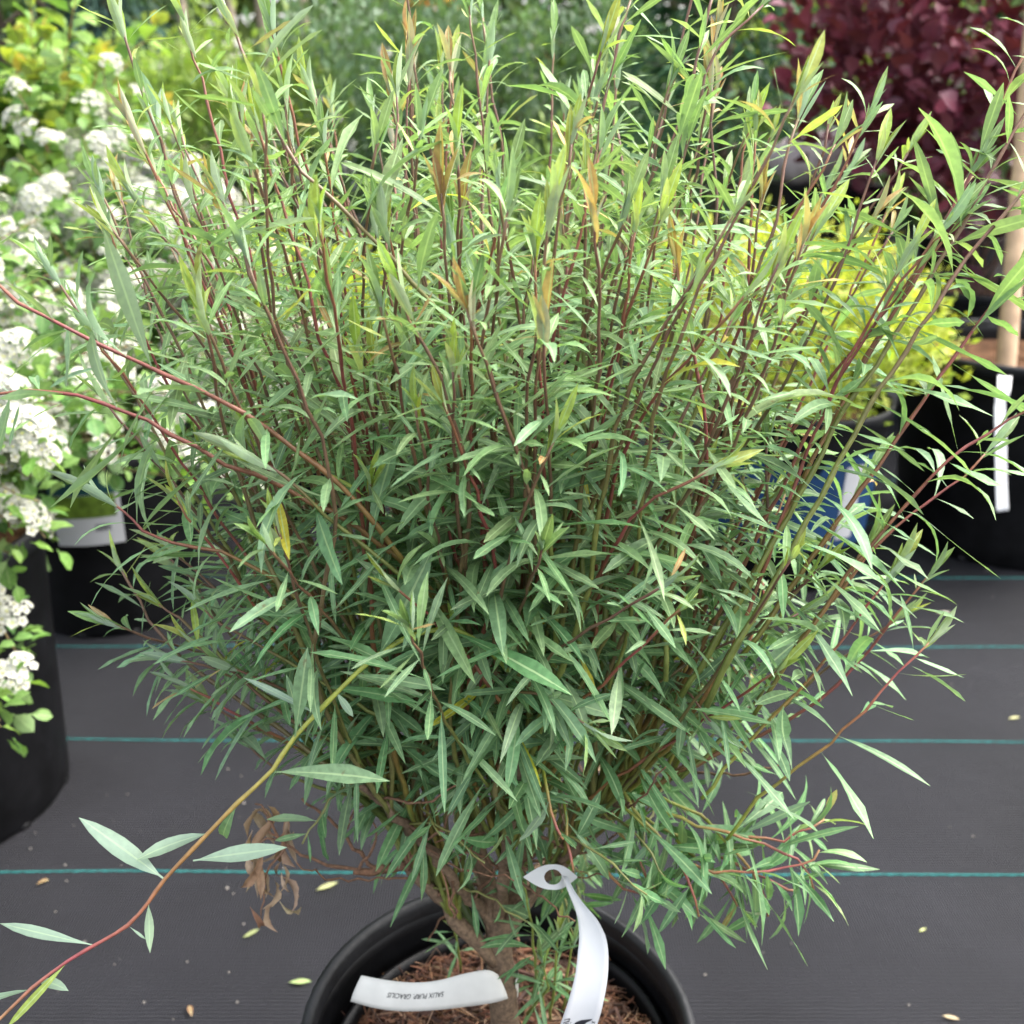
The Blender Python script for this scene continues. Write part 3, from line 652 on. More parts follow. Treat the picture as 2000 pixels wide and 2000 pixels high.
# ------------------------------------------------------------------ tags on the willow
def ruled(Lp, Rp, th, mat, name, bow=0.0, nv=6):
    """closed thin strip between two edge polylines"""
    n = len(Lp); V = []; nm = []
    for i in range(n):
        tl = (Lp[min(i+1, n-1)]-Lp[max(i-1, 0)]); ax = Rp[i]-Lp[i]; nm.append(ax.cross(tl).normalized())
    for off in (0, th):
        for i in range(n):
            for j in range(nv+1):
                v = j/nv; V.append(Lp[i].lerp(Rp[i], v)+nm[i]*(bow*4*v*(1-v)+off))
    k = nv+1; Fc = []; S = n*k
    for i in range(n-1):
        for j in range(nv):
            a = i*k+j; Fc.append((a, a+1, a+k+1, a+k)); Fc.append((S+a, S+a+k, S+a+k+1, S+a+1))
    ring = [j for j in range(k)]+[i*k+nv for i in range(1, n)]+[(n-1)*k+j for j in range(nv-1, -1, -1)]+[i*k for i in range(n-2, 0, -1)]
    for a, b in zip(ring, ring[1:]+ring[:1]): Fc.append((b, a, S+a, S+b))
    def surf(u, v, lift):
        x = u*(n-1); i = min(int(x), n-2); f = x-i
        nn = nm[i].lerp(nm[i+1], f).normalized()
        return Lp[i].lerp(Lp[i+1], f).lerp(Rp[i].lerp(Rp[i+1], f), v)+nn*(bow*4*v*(1-v)+lift)
    return V, Fc, surf
def text_mesh(body, shear=0.0, subdiv=0):
    c = bpy.data.curves.new('txt', 'FONT'); c.body = body; c.shear = shear; c.resolution_u = 3
    o = bpy.data.objects.new('txt', c); col.objects.link(o); dg = bpy.context.evaluated_depsgraph_get(); dg.update()
    me = o.evaluated_get(dg).to_mesh(); V = [v.co.copy() for v in me.vertices]; Fc = [tuple(p.vertices) for p in me.polygons]
    o.evaluated_get(dg).to_mesh_clear(); bpy.data.objects.remove(o); bpy.data.curves.remove(c)
    x0 = min(v.x for v in V); x1 = max(v.x for v in V); y0 = min(v.y for v in V); y1 = max(v.y for v in V)
    return [((v.x-x0)/(x1-x0), (v.y-y0)/(y1-y0)) for v in V], Fc
# paper tag wrapped round the trunk, its print upside down
Lp = [at(*q) for q in [(706,1905,.775),(755,1914,.768),(807,1919,.763),(855,1915,.758),(905,1902,.755),(952,1894,.754),(972,1903,.756)]]
Rp = [at(*q) for q in [(685,1956,.775),(735,1969,.768),(786,1975,.763),(845,1973,.758),(910,1966,.755),(965,1958,.754),(992,1950,.757)]]
def dens(P, k):
    return catmull(P, (P[0]-P[-1]).length/k)
def resample(P, n):
    d = [0]
    for a, b in zip(P, P[1:]): d.append(d[-1]+(b-a).length)
    out = []
    for i in range(n):
        s = d[-1]*i/(n-1); k = max(j for j in range(len(d)) if d[j] <= s+1e-9); k = min(k, len(P)-2)
        out.append(P[k].lerp(P[k+1], min(1, (s-d[k])/max(1e-9, d[k+1]-d[k]))))
    return out
Lp = resample(catmull(Lp, .004), 30); Rp = resample(catmull(Rp, .004), 30)
V, Fc, surf = ruled(Lp, Rp, .0004, M['paper'], 'paper_tag', .002)
b0 = at(978, 1925, .762)
pt = thing('paper_tag', b0, 'white paper tag wrapped around the willow trunk, its print upside down', 'tag')
flip = -1 if (surf(.5, .5, .001)-surf(.5, .5, 0)).dot(CAM-surf(.5, .5, 0)) < 0 else 1
link('strip', mesh('strip', [v-b0 for v in V], Fc, M['paper']), pt)
tv, tf = text_mesh('SALIX PURP. GRACILIS', .25)
lift = (.0006 if flip > 0 else -.0002)*1.0
lv = [surf(.615-.385*x, .62-.20*y if False else .36+.17*y, .0008 if flip > 0 else -.0005) for x, y in tv]
link('print', mesh('print', [v-b0 for v in lv], tf, M['ink'], False), pt)
V, Fc, C = [], [], []             # band behind the trunk
ring = [Vector((.0135*math.cos(a), .0135*math.sin(a), 0)) for a in np.linspace(-.6, 3.9, 22)]
ctr = at(978, 1922, .776)
for p_ in ring: V += [ctr+p_+Vector((0,0,-.009))-b0, ctr+p_+Vector((0,0,.012))-b0]
Fc = [(2*i, 2*i+2, 2*i+3, 2*i+1) for i in range(len(ring)-1)]
link('band', mesh('band', V, Fc, M['paper']), pt)

# long plastic loop tag
Lq = [(1098,1712,.700),(1110,1743,.697),(1124,1778,.692),(1130,1805,.688),(1131,1836,.683),(1129,1857,.680),(1124,1902,.676),(1113,1946,.676),(1095,2000,.680),(1070,2060,.69),(1040,2110,.70)]
Rq = [(1108,1712,.700),(1124,1743,.697),(1146,1772,.692),(1166,1795,.688),(1182,1826,.683),(1188,1857,.680),(1187,1908,.676),(1178,1960,.676),(1167,2000,.680),(1140,2075,.69),(1108,2130,.70)]
Lp = resample(catmull([at(*q) for q in Lq], .005), 46); Rp = resample(catmull([at(*q) for q in Rq], .005), 46)
V, Fc, surf = ruled(Lp, Rp, .0005, M['tag'], 'strip', .0025)
b0 = at(1085, 1714, .70)
lt = thing('loop_tag', b0, 'long white plastic tag looped on a willow twig, curving down over the potting mix', 'tag')
link('strip', mesh('strip', [v-b0 for v in V], Fc, M['tag']), lt)
flip = 1 if (surf(.5, .5, .001)-surf(.5, .5, 0)).dot(CAM-surf(.5, .5, 0)) > 0 else -1
LL = .0008 if flip > 0 else -.0005
def on_tag(body, u0, u1, v0, v1, name='print'):     # text running down the strip
    tv, tf = text_mesh(body, .2)
    link(name, mesh(name, [surf(u0+(u1-u0)*x, v0+(v1-v0)*y, LL)-b0 for x, y in tv], tf, M['ink'], False), lt)
def pix_y(u):
    r = surf(u, .5, 0)-CAM; return 1000-F*r.dot(UPV)/r.dot(FW)
UB = min((abs(pix_y(k/400)-1990), k/400) for k in range(160, 400))[1]   # where the strip passes over the pot's near half
on_tag('in', UB+.026, UB-.006, .06, .30)
on_tag('x', UB+.010, UB-.004, .83, .93)
# black curl glyph
gl = [(.80,.36),(.765,.34),(.735,.42),(.722,.55),(.712,.74),(.706,.83),(.716,.80),(.728,.72),(.742,.66),(.76,.62),(.80,.62)]
link('print', mesh('print', [surf(u, v, LL)-b0 for u, v in [(a-.706+UB-.012, b) for a, b in gl]], [tuple(range(len(gl)))], M['ink'], False), lt)
# loop: pointed eye shape with a round hole
V, Fc = [], []; n = 40; c0 = (1082, 1713)
for off in (0, .0005):
    for k in range(n):
        a = 2*math.pi*k/n; ca, sa = math.cos(a), math.sin(a)
        ox = (60 if ca < 0 else 46)*ca*(1-.12*abs(sa)); oy = 25*sa*(1-abs(ca)**3*.55)
        for (dx, dy) in ((ox, oy), (17*ca-2, 15*sa)): V.append(at(c0[0]+dx, c0[1]+dy, .7015-off+.0002*dx)-b0)
S = 2*n
for k in range(n):
    k2 = (k+1) % n
    Fc += [(2*k, 2*k2, 2*k2+1, 2*k+1), (S+2*k, S+2*k+1, S+2*k2+1, S+2*k2), (2*k, S+2*k, S+2*k2, 2*k2), (2*k+1, 2*k2+1, S+2*k2+1, S+2*k+1)]
link('loop', mesh('loop', V, Fc, M['tag'], False), lt)

# ================================================================== WHITE FLOWERING SHRUBS ON THE LEFT
def flower_cluster_mesh(seed, nf=22, r=.026, dome=.5):
    rd = random.Random(seed); V, Fc, mi = [], [], []
    for i in range(nf):
        a = i*2.39996; rr = r*math.sqrt((i+.5)/nf); z = dome*r*(1-(rr/r)**2)*1.5+rd.gauss(0, .0012)
        c = Vector((rr*math.cos(a), rr*math.sin(a), z)); nrm = Vector((c.x*1.1, c.y*1.1, .022+rd.gauss(0, .004))).normalized()
        e1 = nrm.orthogonal().normalized(); e2 = nrm.cross(e1); R0 = rd.uniform(.0058, .0076); ph = rd.random()*6
        for k in range(5):
            b = ph+k*2*math.pi/5; dr = e1*math.cos(b)+e2*math.sin(b); sd = nrm.cross(dr); s = len(V)
            V += [c+dr*R0*.12, c+dr*R0*.62+sd*R0*.46+nrm*R0*.22, c+dr*R0*1.05+nrm*R0*.12, c+dr*R0*.62-sd*R0*.46+nrm*R0*.22]
            Fc.append((s, s+1, s+2, s+3)); mi.append(0)
        s = len(V); V += [c+nrm*R0*.35+e1*R0*.22*math.cos(q)+e2*R0*.22*math.sin(q) for q in (0, 1.57, 3.14, 4.71)]; Fc.append((s, s+1, s+2, s+3)); mi.append(1)
    me = mesh('flower_cluster', V, Fc, [M['petal'], M['petal_c']], False)
    me.polygons.foreach_set('material_index', np.array(mi, dtype=np.int32)); return me
FCM = [flower_cluster_mesh(s, nf, r, dm) for s, nf, r, dm in ((1,24,.026,.5),(2,18,.021,.6),(3,30,.030,.45),(4,14,.017,.7),(5,26,.027,.7),(6,20,.024,.35))]
def shrub_stems(root, base, ends, r0, colr, up=.5, mat='bark', name='branch', step=.03, start=.04):
    paths = []
    for e in ends:
        s0 = base+Vector((random.uniform(-start, start), random.uniform(-start, start), 0))
        m = s0.lerp(e, .5)+Vector((0, 0, up*(e-s0).length*.25))-Vector((e.x-s0.x, e.y-s0.y, 0))*.12
        p = wiggle(catmull([s0, m, e], step), .003); paths.append(p); n = len(p)
        V, Fc, C = tube([q-base for q in p], [r0*(1-.65*i/(n-1)) for i in range(n)], [ramp(colr, i/(n-1)) for i in range(n)], 5)
        link(name, mesh(name, V, Fc, M[mat], True, C), root)
    return paths
def proj(p):
    r = p-CAM; d = r.dot(FW); return (1000+F*r.x/d, 1000-F*r.dot(UPV)/d)
def spirea(base, label, rad, ztop, nb, seed, picks, tips=(.16,.27,.05), hang=False):
    random.seed(seed)
    base = Vector(base); t = thing('flowering_shrub', base, label, 'shrub')
    S = Leaves(t, base, M['green'], 'leaf', picks, 'ovate')
    ends = []
    for i in range(nb):
        az = i*2.39996+random.gauss(0, .2); r = rad*math.sqrt((i+.5)/nb)*random.uniform(.85, 1.1); k = (r/rad)**2
        ends.append(base+Vector((r*math.cos(az), r*math.sin(az), (ztop-base.z)*(1-.75*k)+random.gauss(0, .04)-(.10 if k > .8 and random.random() < .5 else 0))))
    if hang:
        for i in range(26):
            az = random.uniform(-2.9, 1.0); r = rad*random.uniform(.52, .95)
            ends.append(base+Vector((r*math.cos(az), r*math.sin(az), random.uniform(-.10, .12))))
    if base.y < 1.5:
        for px, py in [(20,1000),(60,1060),(0,1090),(40,1120),(88,1080),(10,940),(60,960),(105,880),(-30,1120),(30,870),(-60,1030),(75,1010),(5,1040),(55,900),(0,1450)]: ends.append(at(px, py-30, random.uniform(1.10, 1.19)))
    def open_gap(p):                       # the plant leaves its neighbour's pot and label uncovered
        x, y = proj(p); return 95 < x < 345 and 925 < y < 1300
    ends = [e for e in ends if not open_gap(e)]
    paths = shrub_stems(t, base, ends, .0028, [(0, (.10,.065,.04)), (1, (.16,.12,.05))], .75)
    fl = []
    for p in paths:
        n = len(p)
        for i in range(int(n*.3), n-1):
            tt = i/(n-1); tan = (p[min(n-1, i+1)]-p[i-1]).normalized(); e1 = tan.orthogonal().normalized(); e2 = tan.cross(e1)
            for q in range(random.choice([4, 5, 6])):
                a = random.uniform(0, 6.28); rd = e1*math.cos(a)+e2*math.sin(a)
                pos = p[i].lerp(p[min(n-1, i+1)], random.random())+rd*random.uniform(0, .05)+Vector((0, 0, random.uniform(-.01, .02)))
                d = rd+tan*.4+Vector((0, 0, random.uniform(-.4, .5)))
                k = random.random()
                if open_gap(pos) and random.random() < .9: continue
                c = lerp((.08,.19,.055), (.17,.30,.07), k) if tt < .85 else lerp((.10,.2,.05), tips, k)
                S.add(pos, d, Vector((0,0,1))+jit(.4), random.uniform(.020, .036), vary(c, .2))
            if tt > .45 and random.random() < .58 or i == n-2:
                a = random.uniform(0, 6.28); rd = e1*math.cos(a)+e2*math.sin(a); out = Vector((p[i].x-base.x, p[i].y-base.y, 0))
                fl.append((p[i]+rd*random.uniform(.012, .05)+Vector((0, 0, .025)), (Vector((0,0,1))+out.normalized()*random.uniform(.2, 1.3)+jit(.3)).normalized()))
    for pos, nrm in fl:
        if open_gap(pos): continue
        o = link('flower_cluster', random.choice(FCM), t); s = random.uniform(.7, 1.2)
        o.rotation_mode = 'QUATERNION'; o.rotation_quaternion = nrm.to_track_quat('Z', 'Y'); o.location = pos-base; o.scale = (s, s, s)
    return t
P1 = (-.845, 1.25, 0)
pot(P1, .205, .178, .42, 'tall black pot with white blossom hanging over its rim beside the willow', soil=.39)
spirea((-.845, 1.26, .38), 'white blossoming shrub spilling over the tall black pot', .47, .88, 70, 3, 300, hang=True)
P2 = (-.80, 1.88, 0)
pot2 = pot(P2, .185, .155, .36, 'black pot with a teal, green and white printed label below white blossom', soil=.32)
spirea((-.74, 1.92, .31), 'white blossoming shrub growing in the pot with the printed label', .45, .92, 60, 8, 300, hang=True)
# printed label wrapped on the second pot
def pot_patch(name, x0, x1, z0, z1, mat, lift, parent, rz=lambda z: .155+(.18-.155)*z/.36, ang0=0):
    V, Fc = [], []; n = 14
    for i in range(n+1):
        a = ang0+x0+(x1-x0)*i/n
        for z in (z0, z1): r = rz(z)*1.003+.0035+lift; V.append((r*math.sin(a), -r*math.cos(a), z))
    for i in range(n): Fc.append((2*i, 2*i+2, 2*i+3, 2*i+1))
    return link(name, mesh(name, V, Fc, mat), parent)
LA = .28
pl = pot_patch('printed_label', -.42, .26, .20, .345, M['lgrey'], .0006, pot2, ang0=LA)
pot_patch('label_header', -.42, .24, .300, .345, M['lteal'], .0012, pl, ang0=LA)
pot_patch('label_picture', -.42, .21, .255, .299, M['lgreen'], .0012, pl, ang0=LA)
for k, wv in enumerate((.006,.003,.006,.004,.006,.003,.006,.004,.003,.006)): pot_patch('barcode_bar', -.01+.015*k, -.01+.015*k+wv*1.6, .228, .242, M['ink'], .0012, pl, ang0=LA)
tv, tf = text_mesh('ANIX')
rz = .155+.025*.3/.36
link('lettering', mesh('lettering', [((rz*1.003+.0055)*math.sin(LA-.20+.30*x), -(rz*1.003+.0055)*math.cos(LA-.20+.30*x), .314+.017*y) for x, y in tv], tf, M['lletter'], False), pl)

# shrub with golden tips behind
random.seed(21)
gb = Vector((-1.03, 2.30, .33)); pot((gb.x, gb.y, 0), .18, .15, .37, 'black pot under the leafy shrub with golden tips', soil=.33)
t = thing('leafy_shrub', gb, 'upright leafy shrub with golden orange shoot tips behind the white blossom', 'shrub')
S = Leaves(t, gb, M['green'], 'leaf', 300, 'ovate')
ends = [gb+Vector((random.uniform(-.35, .27), random.uniform(-.35, .2), random.uniform(.45, .80))) for _ in range(44)]
for p in shrub_stems(t, gb, ends, .0035, [(0, (.10,.065,.04)), (1, (.30,.18,.06))], .6):
    n = len(p); ph = random.random()*6
    for i in range(int(n*.15), n):
        tt = i/(n-1); tan = (p[min(n-1, i+1)]-p[i-1]).normalized(); e1 = tan.orthogonal().normalized(); e2 = tan.cross(e1)
        for q in range(3 if i < n-1 else 6):
            ph += 2.2; rd = e1*math.cos(ph)+e2*math.sin(ph)
            c = lerp((.09,.20,.05), (.28,.38,.06), tt*random.random()) if i < n-1 else random.choice([(.55,.38,.05), (.46,.44,.06), (.36,.42,.06), (.36,.42,.06)])
            S.add(p[i], rd*(1 if i < n-1 else .5)+tan*(.35 if i < n-1 else 1.2), Vector((0,0,1))+jit(.3), random.uniform(.045, .072)*(1-.3*(i == n-1)), vary(c, .2))

# golden mounds
def mound(base, label, rx, rz, n, pal, size, seed, picks, name='golden_shrub', tmpl='small', mats='yellow', ry=None, cat='shrub', nclump=60, sprd=.045, shell=.55, stems=24, stemcol=((.14,.09,.05),(.25,.16,.06)), zc=None, upb=.5):
    random.seed(seed)
    base = Vector(base); t = thing(name, base, label, cat); ry = ry or rx
    S = Leaves(t, base, M[mats], 'leaf', picks, tmpl)
    zc = rz*.55 if zc is None else zc; cl = []
    for i in range(nclump):
        d = jit(1).normalized(); k = random.uniform(shell, 1)**.6
        cl.append(base+Vector((d.x*rx*k, d.y*ry*k, zc+d.z*rz*.5*k*(1 if d.z > 0 else .9))))
    shrub_stems(t, base, random.sample(cl, min(stems, len(cl))), .004, [(0, stemcol[0]), (1, stemcol[1])], .3)
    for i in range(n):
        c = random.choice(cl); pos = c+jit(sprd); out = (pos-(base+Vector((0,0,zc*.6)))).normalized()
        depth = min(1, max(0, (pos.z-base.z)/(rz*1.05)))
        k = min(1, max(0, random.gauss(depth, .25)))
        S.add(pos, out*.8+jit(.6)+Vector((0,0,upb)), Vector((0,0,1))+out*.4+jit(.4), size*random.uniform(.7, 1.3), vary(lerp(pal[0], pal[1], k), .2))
    return t
YEL = ((.26,.34,.045), (.40,.43,.075))
bp = pot((.60, 2.08, 0), .19, .155, .38, 'black pot with a blue printed band under the yellow shrub', soil=.34)
pot_patch('printed_band', -1.5, 1.0, .10, .30, M['blue'], .001, bp, rz=lambda z: .155+(.184-.155)*z/.38)
pot_patch('printed_panel', .35, .6, .12, .28, M['lgrey'], .0018, bp, rz=lambda z: .155+(.184-.155)*z/.38)
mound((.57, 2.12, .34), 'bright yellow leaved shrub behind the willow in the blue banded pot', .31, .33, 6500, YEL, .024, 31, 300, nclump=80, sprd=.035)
pot((-.50, 2.45, 0), .18, .15, .36, 'black pot under the yellow shrub between willow and white blossom', soil=.32)
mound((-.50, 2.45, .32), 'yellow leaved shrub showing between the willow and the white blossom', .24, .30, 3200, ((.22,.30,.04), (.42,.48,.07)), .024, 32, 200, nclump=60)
pot((.10, 2.75, 0), .18, .15, .36, 'black pot hidden deep behind the middle of the willow', soil=.32)
mound((.10, 2.75, .32), 'green shrub right behind the middle of the willow', .36, .50, 2600, ((.05,.11,.03), (.14,.22,.05)), .03, 33, 60, name='green_shrub', mats='green')

# purple shrub
pot((1.46, 3.25, 0), .22, .18, .42, 'black pot under the dark purple shrub', soil=.38)
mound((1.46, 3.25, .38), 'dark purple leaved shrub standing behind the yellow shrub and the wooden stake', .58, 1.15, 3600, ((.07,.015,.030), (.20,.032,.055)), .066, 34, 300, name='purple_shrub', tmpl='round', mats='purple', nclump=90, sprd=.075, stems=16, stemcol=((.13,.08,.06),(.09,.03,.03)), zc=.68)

# big right-hand pot with stake and tag
BP = (1.155, 2.25, 0)
pot(BP, .275, .228, .455, 'big wide black pot with a wooden stake and brown soil', soil=.41, lobes=True)
s0, s1 = at(1962, 745, 2.20), at(1992, 380, 2.22); dvec = (s1-s0)
pts = [s0-dvec*.25, s0, s0+dvec*.5, s1, s1+dvec*.8, s1+dvec*1.6]
rad = [.020, .021, .020, .0195, .018, .016]
V, Fc = [], []
b0 = pts[0]
V, Fc, _ = tube([q-b0 for q in catmull(pts, .05)], [.020+random.gauss(0, .0004) for _ in catmull(pts, .05)], [(1,1,1)]*len(catmull(pts, .05)), 14)
st = link('wooden_stake', mesh('wooden_stake', V, Fc, M['stake']), None, b0); tag(st, 'pale wooden stake pushed into the soil of the big black pot', 'stake')
Lq = [(1949,733,2.0),(1947,765,1.985),(1942,778,1.984),(1946,784,1.984),(1942,795,1.984),(1943,850,1.984),(1944,930,1.985),(1946,1000,1.988)]
Rq = [(1976,735,2.0),(1973,765,1.985),(1968,778,1.984),(1963,784,1.984),(1964,795,1.984),(1966,850,1.984),(1967,930,1.985),(1970,997,1.988)]
Lp = resample(catmull([at(*q) for q in Lq], .006), 40); Rp = resample(catmull([at(*q) for q in Rq], .006), 40)
V, Fc, surf = ruled(Lp, Rp, .0006, M['tag'], 'strip', .0015)
b0 = Lp[0]; ht = thing('hanging_tag', b0, 'white strip tag with faint pencil marks hanging over the rim of the big pot', 'tag')
link('strip', mesh('strip', [v-b0 for v in V], Fc, M['tag']), ht)
fl_ = .0009 if (surf(.5,.5,.001)-surf(.5,.5,0)).dot(CAM-surf(.5,.5,0)) > 0 else -.0005
V, Fc = [], []
for k in range(15):
    u = .34+.60*k/15+random.uniform(-.01, .01); v0 = random.uniform(.35, .5); v1 = v0+random.uniform(.15, .3); du = random.uniform(-.012, .012); s = len(V)
    V += [surf(u, v0, fl_)-b0, surf(u+.005, v0, fl_)-b0, surf(u+du+.005, v1, fl_)-b0, surf(u+du, v1, fl_)-b0]; Fc.append((s, s+1, s+2, s+3))
link('pencil_marks', mesh('pencil_marks', V, Fc, M['pencil'], False), ht)

# ================================================================== BACKGROUND PLANTS
def conifer(base, label, h, r, n, pal, seed, size=.07, weep=.5, name='conifer', top=.15, cat='tree'):
    random.seed(seed); base = Vector(base); t = thing(name, base, label, cat)
    V, Fc, C = tube([Vector((0,0,0)), Vector((.01,0,h*.5)), Vector((0,.01,h*.97))], [.035, .022, .006], [(.10,.07,.05)]*3, 8)
    link('trunk', mesh('trunk', V, Fc, M['bark'], True, C), t)
    S = Leaves(t, base, M['conifer'], 'needle', 0, 'needle', 'crown')
    sprays = []
    for i in range(260):
        z = h*(.06+.92*random.random()**1.1); k = 1-(z/h)**1.6; a = random.uniform(0, 6.28); rr = r*(top+(1-top)*k)*random.uniform(.55, 1.05)
        sprays.append((Vector((rr*math.cos(a), rr*math.sin(a), z)), a, random.uniform(.65, 1.3)))
    V, Fc, C = [], [], []
    for s_, a, br in sprays[::2]:
        tube([Vector((0, 0, max(.05, s_.z-.12))), s_*.5+Vector((0,0,s_.z*.5-.02)), s_], [.008, .006, .003], [(.10,.07,.05)]*3, 4, V, Fc, C)
    link('limbs', mesh('limbs', V, Fc, M['bark'], True, C), t)
    for i in range(n):
        s_, a, br = random.choice(sprays); off = jit(.06); pos = base+s_+off
        d = Vector((math.cos(a), math.sin(a), -weep+random.gauss(0, .3)))+jit(.35)
        c = lerp(pal[0], pal[1], random.random()); S.add(pos, d, Vector((0,0,1))+jit(.5), size*random.uniform(.6, 1.4), vary(tuple(x*br for x in c), .2))
    return t
def gx(px, y): # world x for a pixel column at ground distance y, at about eye level
    return (px-1000)/F*(y*math.cos(PITCH)+.1)
DK = ((.025,.06,.028), (.06,.11,.038)); DKB = ((.024,.058,.05), (.05,.105,.08))
for px, y, h, r, pal, sd, wp, lb in [  # first two: extra unseen height added above the frame to darken the mat's reflection
    (40, 4.6, 5.6, .75, DK, 41, .6, 'dark green conifer behind the leafy shrub with golden tips'),
    (170, 5.4, 5.2, .65, ((.04,.075,.02), (.10,.15,.03)), 42, .3, 'mid green bushy conifer beside the dark one on the blossom side'),
    (245, 4.7, 2.4, .22, DKB, 43, .9, 'slim blue green conifer next to the rounded lime shrub'),
    (1400, 4.3, 2.7, .42, ((.022,.070,.034), (.06,.14,.065)), 44, .4, 'tall fine textured dark green conifer beside the purple shrub')]:
    conifer((gx(px, y), y, 0), lb, h, r, 8500, pal, sd, .075, wp)
for px, y, rx, rz, n, pal, size, sd, lb, z0 in [
    (345, 3.7, .30, .42, 4200, ((.05,.115,.02), (.19,.27,.04)), .035, 51, 'rounded lime green shrub with a domed top above dark pots', .66),
    (480, 4.3, .36, .75, 3600, ((.08,.15,.03), (.22,.30,.045)), .04, 52, 'loose yellow green shrub beside the domed lime shrub', .45),
    (640, 4.4, .42, .95, 3600, ((.030,.072,.036), (.10,.17,.085)), .045, 53, 'dark blue green shrub dotted with white behind the willow', .3),
    (800, 5.0, .45, 1.10, 3600, ((.030,.072,.036), (.10,.17,.085)), .045, 54, 'dark shrub with orange flowers behind the willow top', .3),
    (960, 4.6, .45, .95, 3600, ((.030,.072,.036), (.10,.17,.085)), .045, 55, 'dark grey green shrub behind the tallest willow shoots', .3),
    (1130, 4.9, .45, 1.05, 3600, ((.030,.072,.036), (.10,.17,.085)), .045, 56, 'deep green shrub between the orange flowers and the dark conifer', .3),
    (1560, 5.2, .42, 1.15, 3600, ((.06,.12,.02), (.26,.34,.04)), .05, 57, 'lime green shrub with red flowers beside the purple shrub', .3),
    (1900, 5.2, .60, 1.5, 3600, ((.03,.07,.02), (.10,.16,.04)), .05, 58, 'mid green shrub behind the purple shrub', .3)]:
    x = gx(px, y)
    pot((x, y, 0), .20, .17, z0+.04, 'black pot under the '+lb.split(' with ')[0].split(' behind ')[0].split(' beside ')[0].split(' between ')[0]+' in the row behind', soil=z0, lobes=False)
    t = mound((x, y, z0), lb, rx, rz, n, pal, size, sd, 0, name='background_shrub', mats='green', nclump=70, sprd=.06, stems=10, shell=.4)
    if 'orange' in lb or 'red f' in lb or 'dotted' in lb or sd in (52,):
        mt = M['orange'] if 'orange' in lb else M['red'] if 'red f' in lb else M['petal']
        for k in range(12):
            if 'orange' in lb: pos = at(random.uniform(780, 900), random.uniform(-60, 14), 4.75)
            elif 'red f' in lb: pos = at(random.uniform(1640, 1690), random.uniform(-50, 14), 4.95)
            else: pos = Vector((x, y, 0))+Vector((random.uniform(-rx, rx)*.8, -random.uniform(.4, .9)*rx, random.uniform(.6, 1.15)))
            V, Fc = [], []
            for q in range(9):
                d = jit(1).normalized(); e = d.orthogonal().normalized(); f = d.cross(e); c = d*.018; s = len(V)
                V += [c-e*.016, c+d*.008-f*.013, c+e*.016, c+d*.008+f*.013]; Fc.append((s, s+1, s+2, s+3))
            link('flower', mesh('flower', V, Fc, mt, False), t, pos-Vector((x, y, z0)))
# tall stakes / thin trunks far left
for k, (px, y) in enumerate(((385, 4.9), (470, 5.1), (525, 5.3), (600, 5.2))):
    x = gx(px, y); V, Fc, C = tube([Vector((0,0,0)), Vector((.01*k,0,1.2)), Vector((.02,.01,2.4))], [.03, .026, .022], [(.22,.18,.13)]*3, 8)
    o = link('tree_pole', mesh('tree_pole', V, Fc, M['bark'], True, C), None, (x, y, 0)); tag(o, 'slim pale pole standing among the shrubs behind the domed lime shrub', 'pole', 'pale poles among the far shrubs')
# grey tub behind the blossom and pale stones by the purple shrub
tb = pot((gx(245, 3.0), 3.05, 0), .20, .17, .80, 'grey tub standing behind the white blossom', name='grey_tub', lobes=False)
for c in tb.children: c.data.materials[0] = M['greytub']
random.seed(77)
for px, y, s in ((1565, 3.9, .10), (1605, 3.8, .12), (1650, 3.9, .11)):
    V, Fc = [], []; nu, nv = 14, 9
    for j in range(nv+1):
        th = math.pi*j/nv
        for i in range(nu):
            ph = 2*math.pi*i/nu; k = s*(1+.1*math.sin(ph*2+px)+.07*math.sin(th*3+ph*3+px)); V.append((k*1.25*math.sin(th)*math.cos(ph), k*math.sin(th)*math.sin(ph), k*.8*math.cos(th)))
    for j in range(nv):
        for i in range(nu): a = j*nu+i; b = j*nu+(i+1) % nu; Fc.append((a, a+nu, b+nu, b))
    # stacked on a dark crate so that they show above the yellow shrub
    o = link('pale_stone', mesh('pale_stone', V, Fc, M['stone']), None, (gx(px, y), y, .76)); tag(o, 'pale pinkish rounded stone on the dark stand beside the purple shrub', 'stone', 'pale stones on the stand')
x0, x1 = gx(1535, 3.85)-.06, gx(1690, 3.85)+.04
V = [(x, y, z) for z in (0, .685) for y in (-.17, .17) for x in (x0, x1)]
o = link('dark_stand', mesh('dark_stand', V, [(0,2,3,1),(4,5,7,6),(0,1,5,4),(2,6,7,3),(0,4,6,2),(1,3,7,5)], M['pot_in'], False), None, (0, 3.85, 0)); tag(o, 'low dark stand carrying pale stones beside the purple shrub', 'stand')

# far belt of trees closing the view
random.seed(88)
fb = bpy.data.objects.new('tree_belt', None)
S = Leaves(None, (0, 0, 0), M['conifer'], 'leaf', 0, 'small', 'tree_belt')
for k in range(84):
    x = random.uniform(-12, 12); y = random.uniform(8.5, 11); h = random.uniform(2.2, 3.6)*(2.2 if x < -.5 else 1.25); r = random.uniform(.6, 1.1)  # left trees stretched taller, out of view, to block sky reflected in the mat
    c0 = random.choice([(.03,.07,.03), (.05,.10,.035), (.09,.16,.04), (.035,.075,.05), (.13,.20,.045)])
    for i in range(620 if h < 4 else 1100):
        d = jit(1).normalized(); kk = random.uniform(.7, 1.05)
        pos = Vector((x+d.x*r*kk, y+d.y*r*kk, h*.5+d.z*h*.5*kk))
        if pos.z < 0: continue
        S.add(pos, d+jit(.6), d+Vector((0,0,.6))+jit(.5), random.uniform(.12, .28), vary(c0, .35))

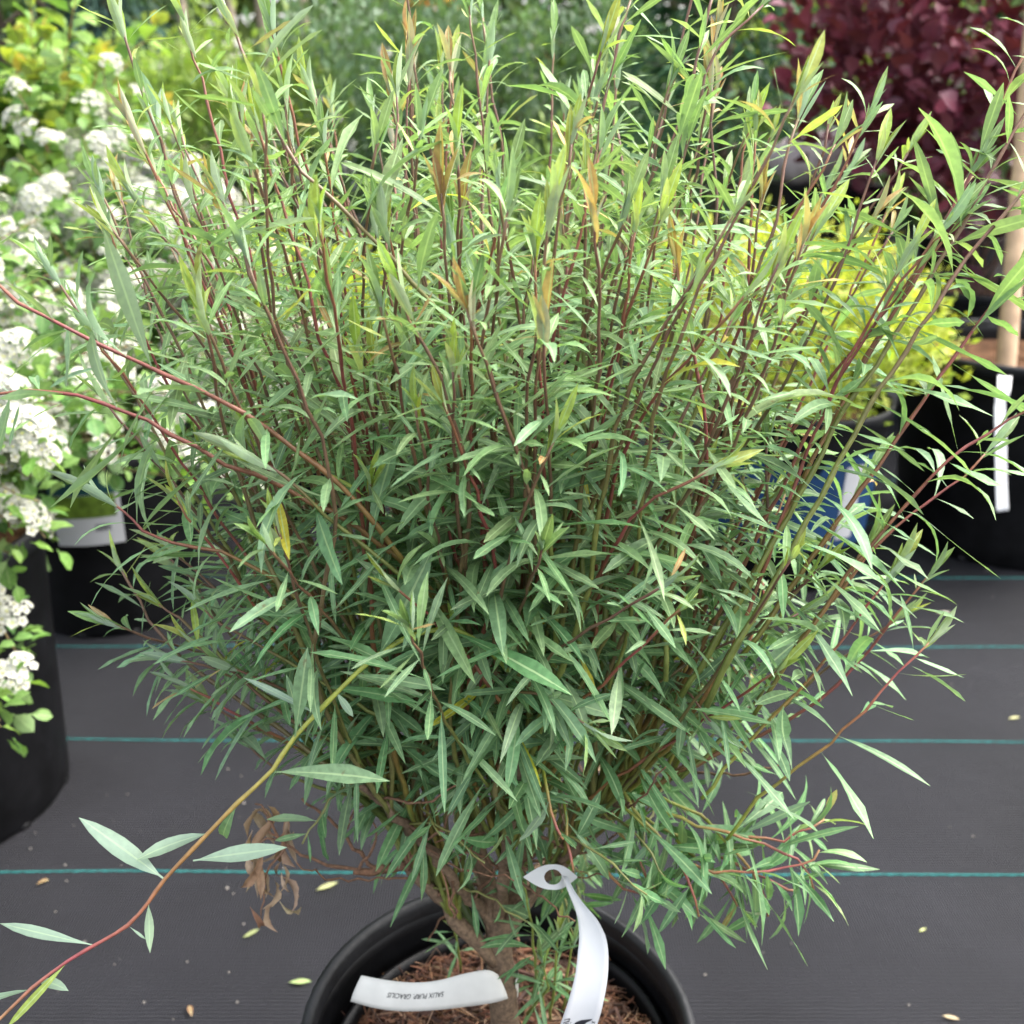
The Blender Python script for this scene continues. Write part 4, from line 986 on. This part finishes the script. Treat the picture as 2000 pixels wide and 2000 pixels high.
# ================================================================== SMALL DEBRIS
random.seed(99)
def ground_at(px, py):
    r = at(px, py, 1)-CAM; k = -CAM.z/r.z; return CAM+r*k
for px, py, ln, yaw, c in ((1970,1407,.022,.3,(.42,.40,.20)), (1795,1823,.012,.5,(.40,.42,.16)), (1830,1200,.030,.1,(.50,.46,.38)), (618,1742,.030,.5,(.30,.30,.14)), (565,1922,.026,.05,(.28,.36,.14)), (475,1835,.022,.7,(.22,.24,.10)), (1840,1987,.018,-.3,(.40,.30,.18)), (72,1732,.018,.7,(.26,.16,.08)), (375,1990,.02,2.0,(.26,.15,.08)), (1310,1995,.015,1.8,(.42,.40,.34))):
    p = ground_at(px, py); v, q, uv = T['dead' if c[0] < .29 and c[1] < .2 else 'young'][1]
    me = bulk_mesh('fallen_leaf', v*np.array([1.6, 1, .5]), q, M['willow'][0], None, uv)
    o = link('fallen_leaf', me, None, (p.x, p.y, .003)); o.rotation_euler = (0, 0, yaw-1.57); o.scale = (ln, ln, ln); o.color = (*c, 1)
    tag(o, 'small brown dried leaf lying on the black weed mat' if c[1] < .2 else 'small pale yellow green fallen leaf lying on the black weed mat' if c[2] < .25 else 'small whitish scrap of leaf lying on the black weed mat', 'leaf', 'fallen leaves on the mat')
V, Fc = [], []
for i in range(190):
    if i < 40: p = ground_at(random.uniform(0, 560), random.uniform(1350, 2000))
    else: p = Vector((random.uniform(-1.3, 1.6), random.uniform(.35, 2.6), 0))
    s = random.uniform(.0006, .0022) if random.random() < .93 else random.uniform(.002, .0034); b = len(V)
    for d in ((1,0,0),(0,1,0),(-1,0,0),(0,-1,0),(0,0,1),(0,0,-1)): V.append(p+Vector(d)*s*random.uniform(.7, 1.2)+Vector((0,0,s*.6)))
    Fc += [(b, b+1, b+4), (b+1, b+2, b+4), (b+2, b+3, b+4), (b+3, b, b+4), (b+1, b, b+5), (b+2, b+1, b+5), (b+3, b+2, b+5), (b, b+3, b+5)]
o = link('grit', mesh('grit', V, Fc, M['perlite'], False)); tag(o, 'pale grit and perlite crumbs scattered over the black mat', 'grit', kind='stuff')

place_all_leaves()
for o in col.objects:
    if o.name.startswith('tree_belt') and o.parent is None and o.type == 'MESH':
        tag(o, 'far belt of mixed green trees closing the view', 'trees', kind='stuff')
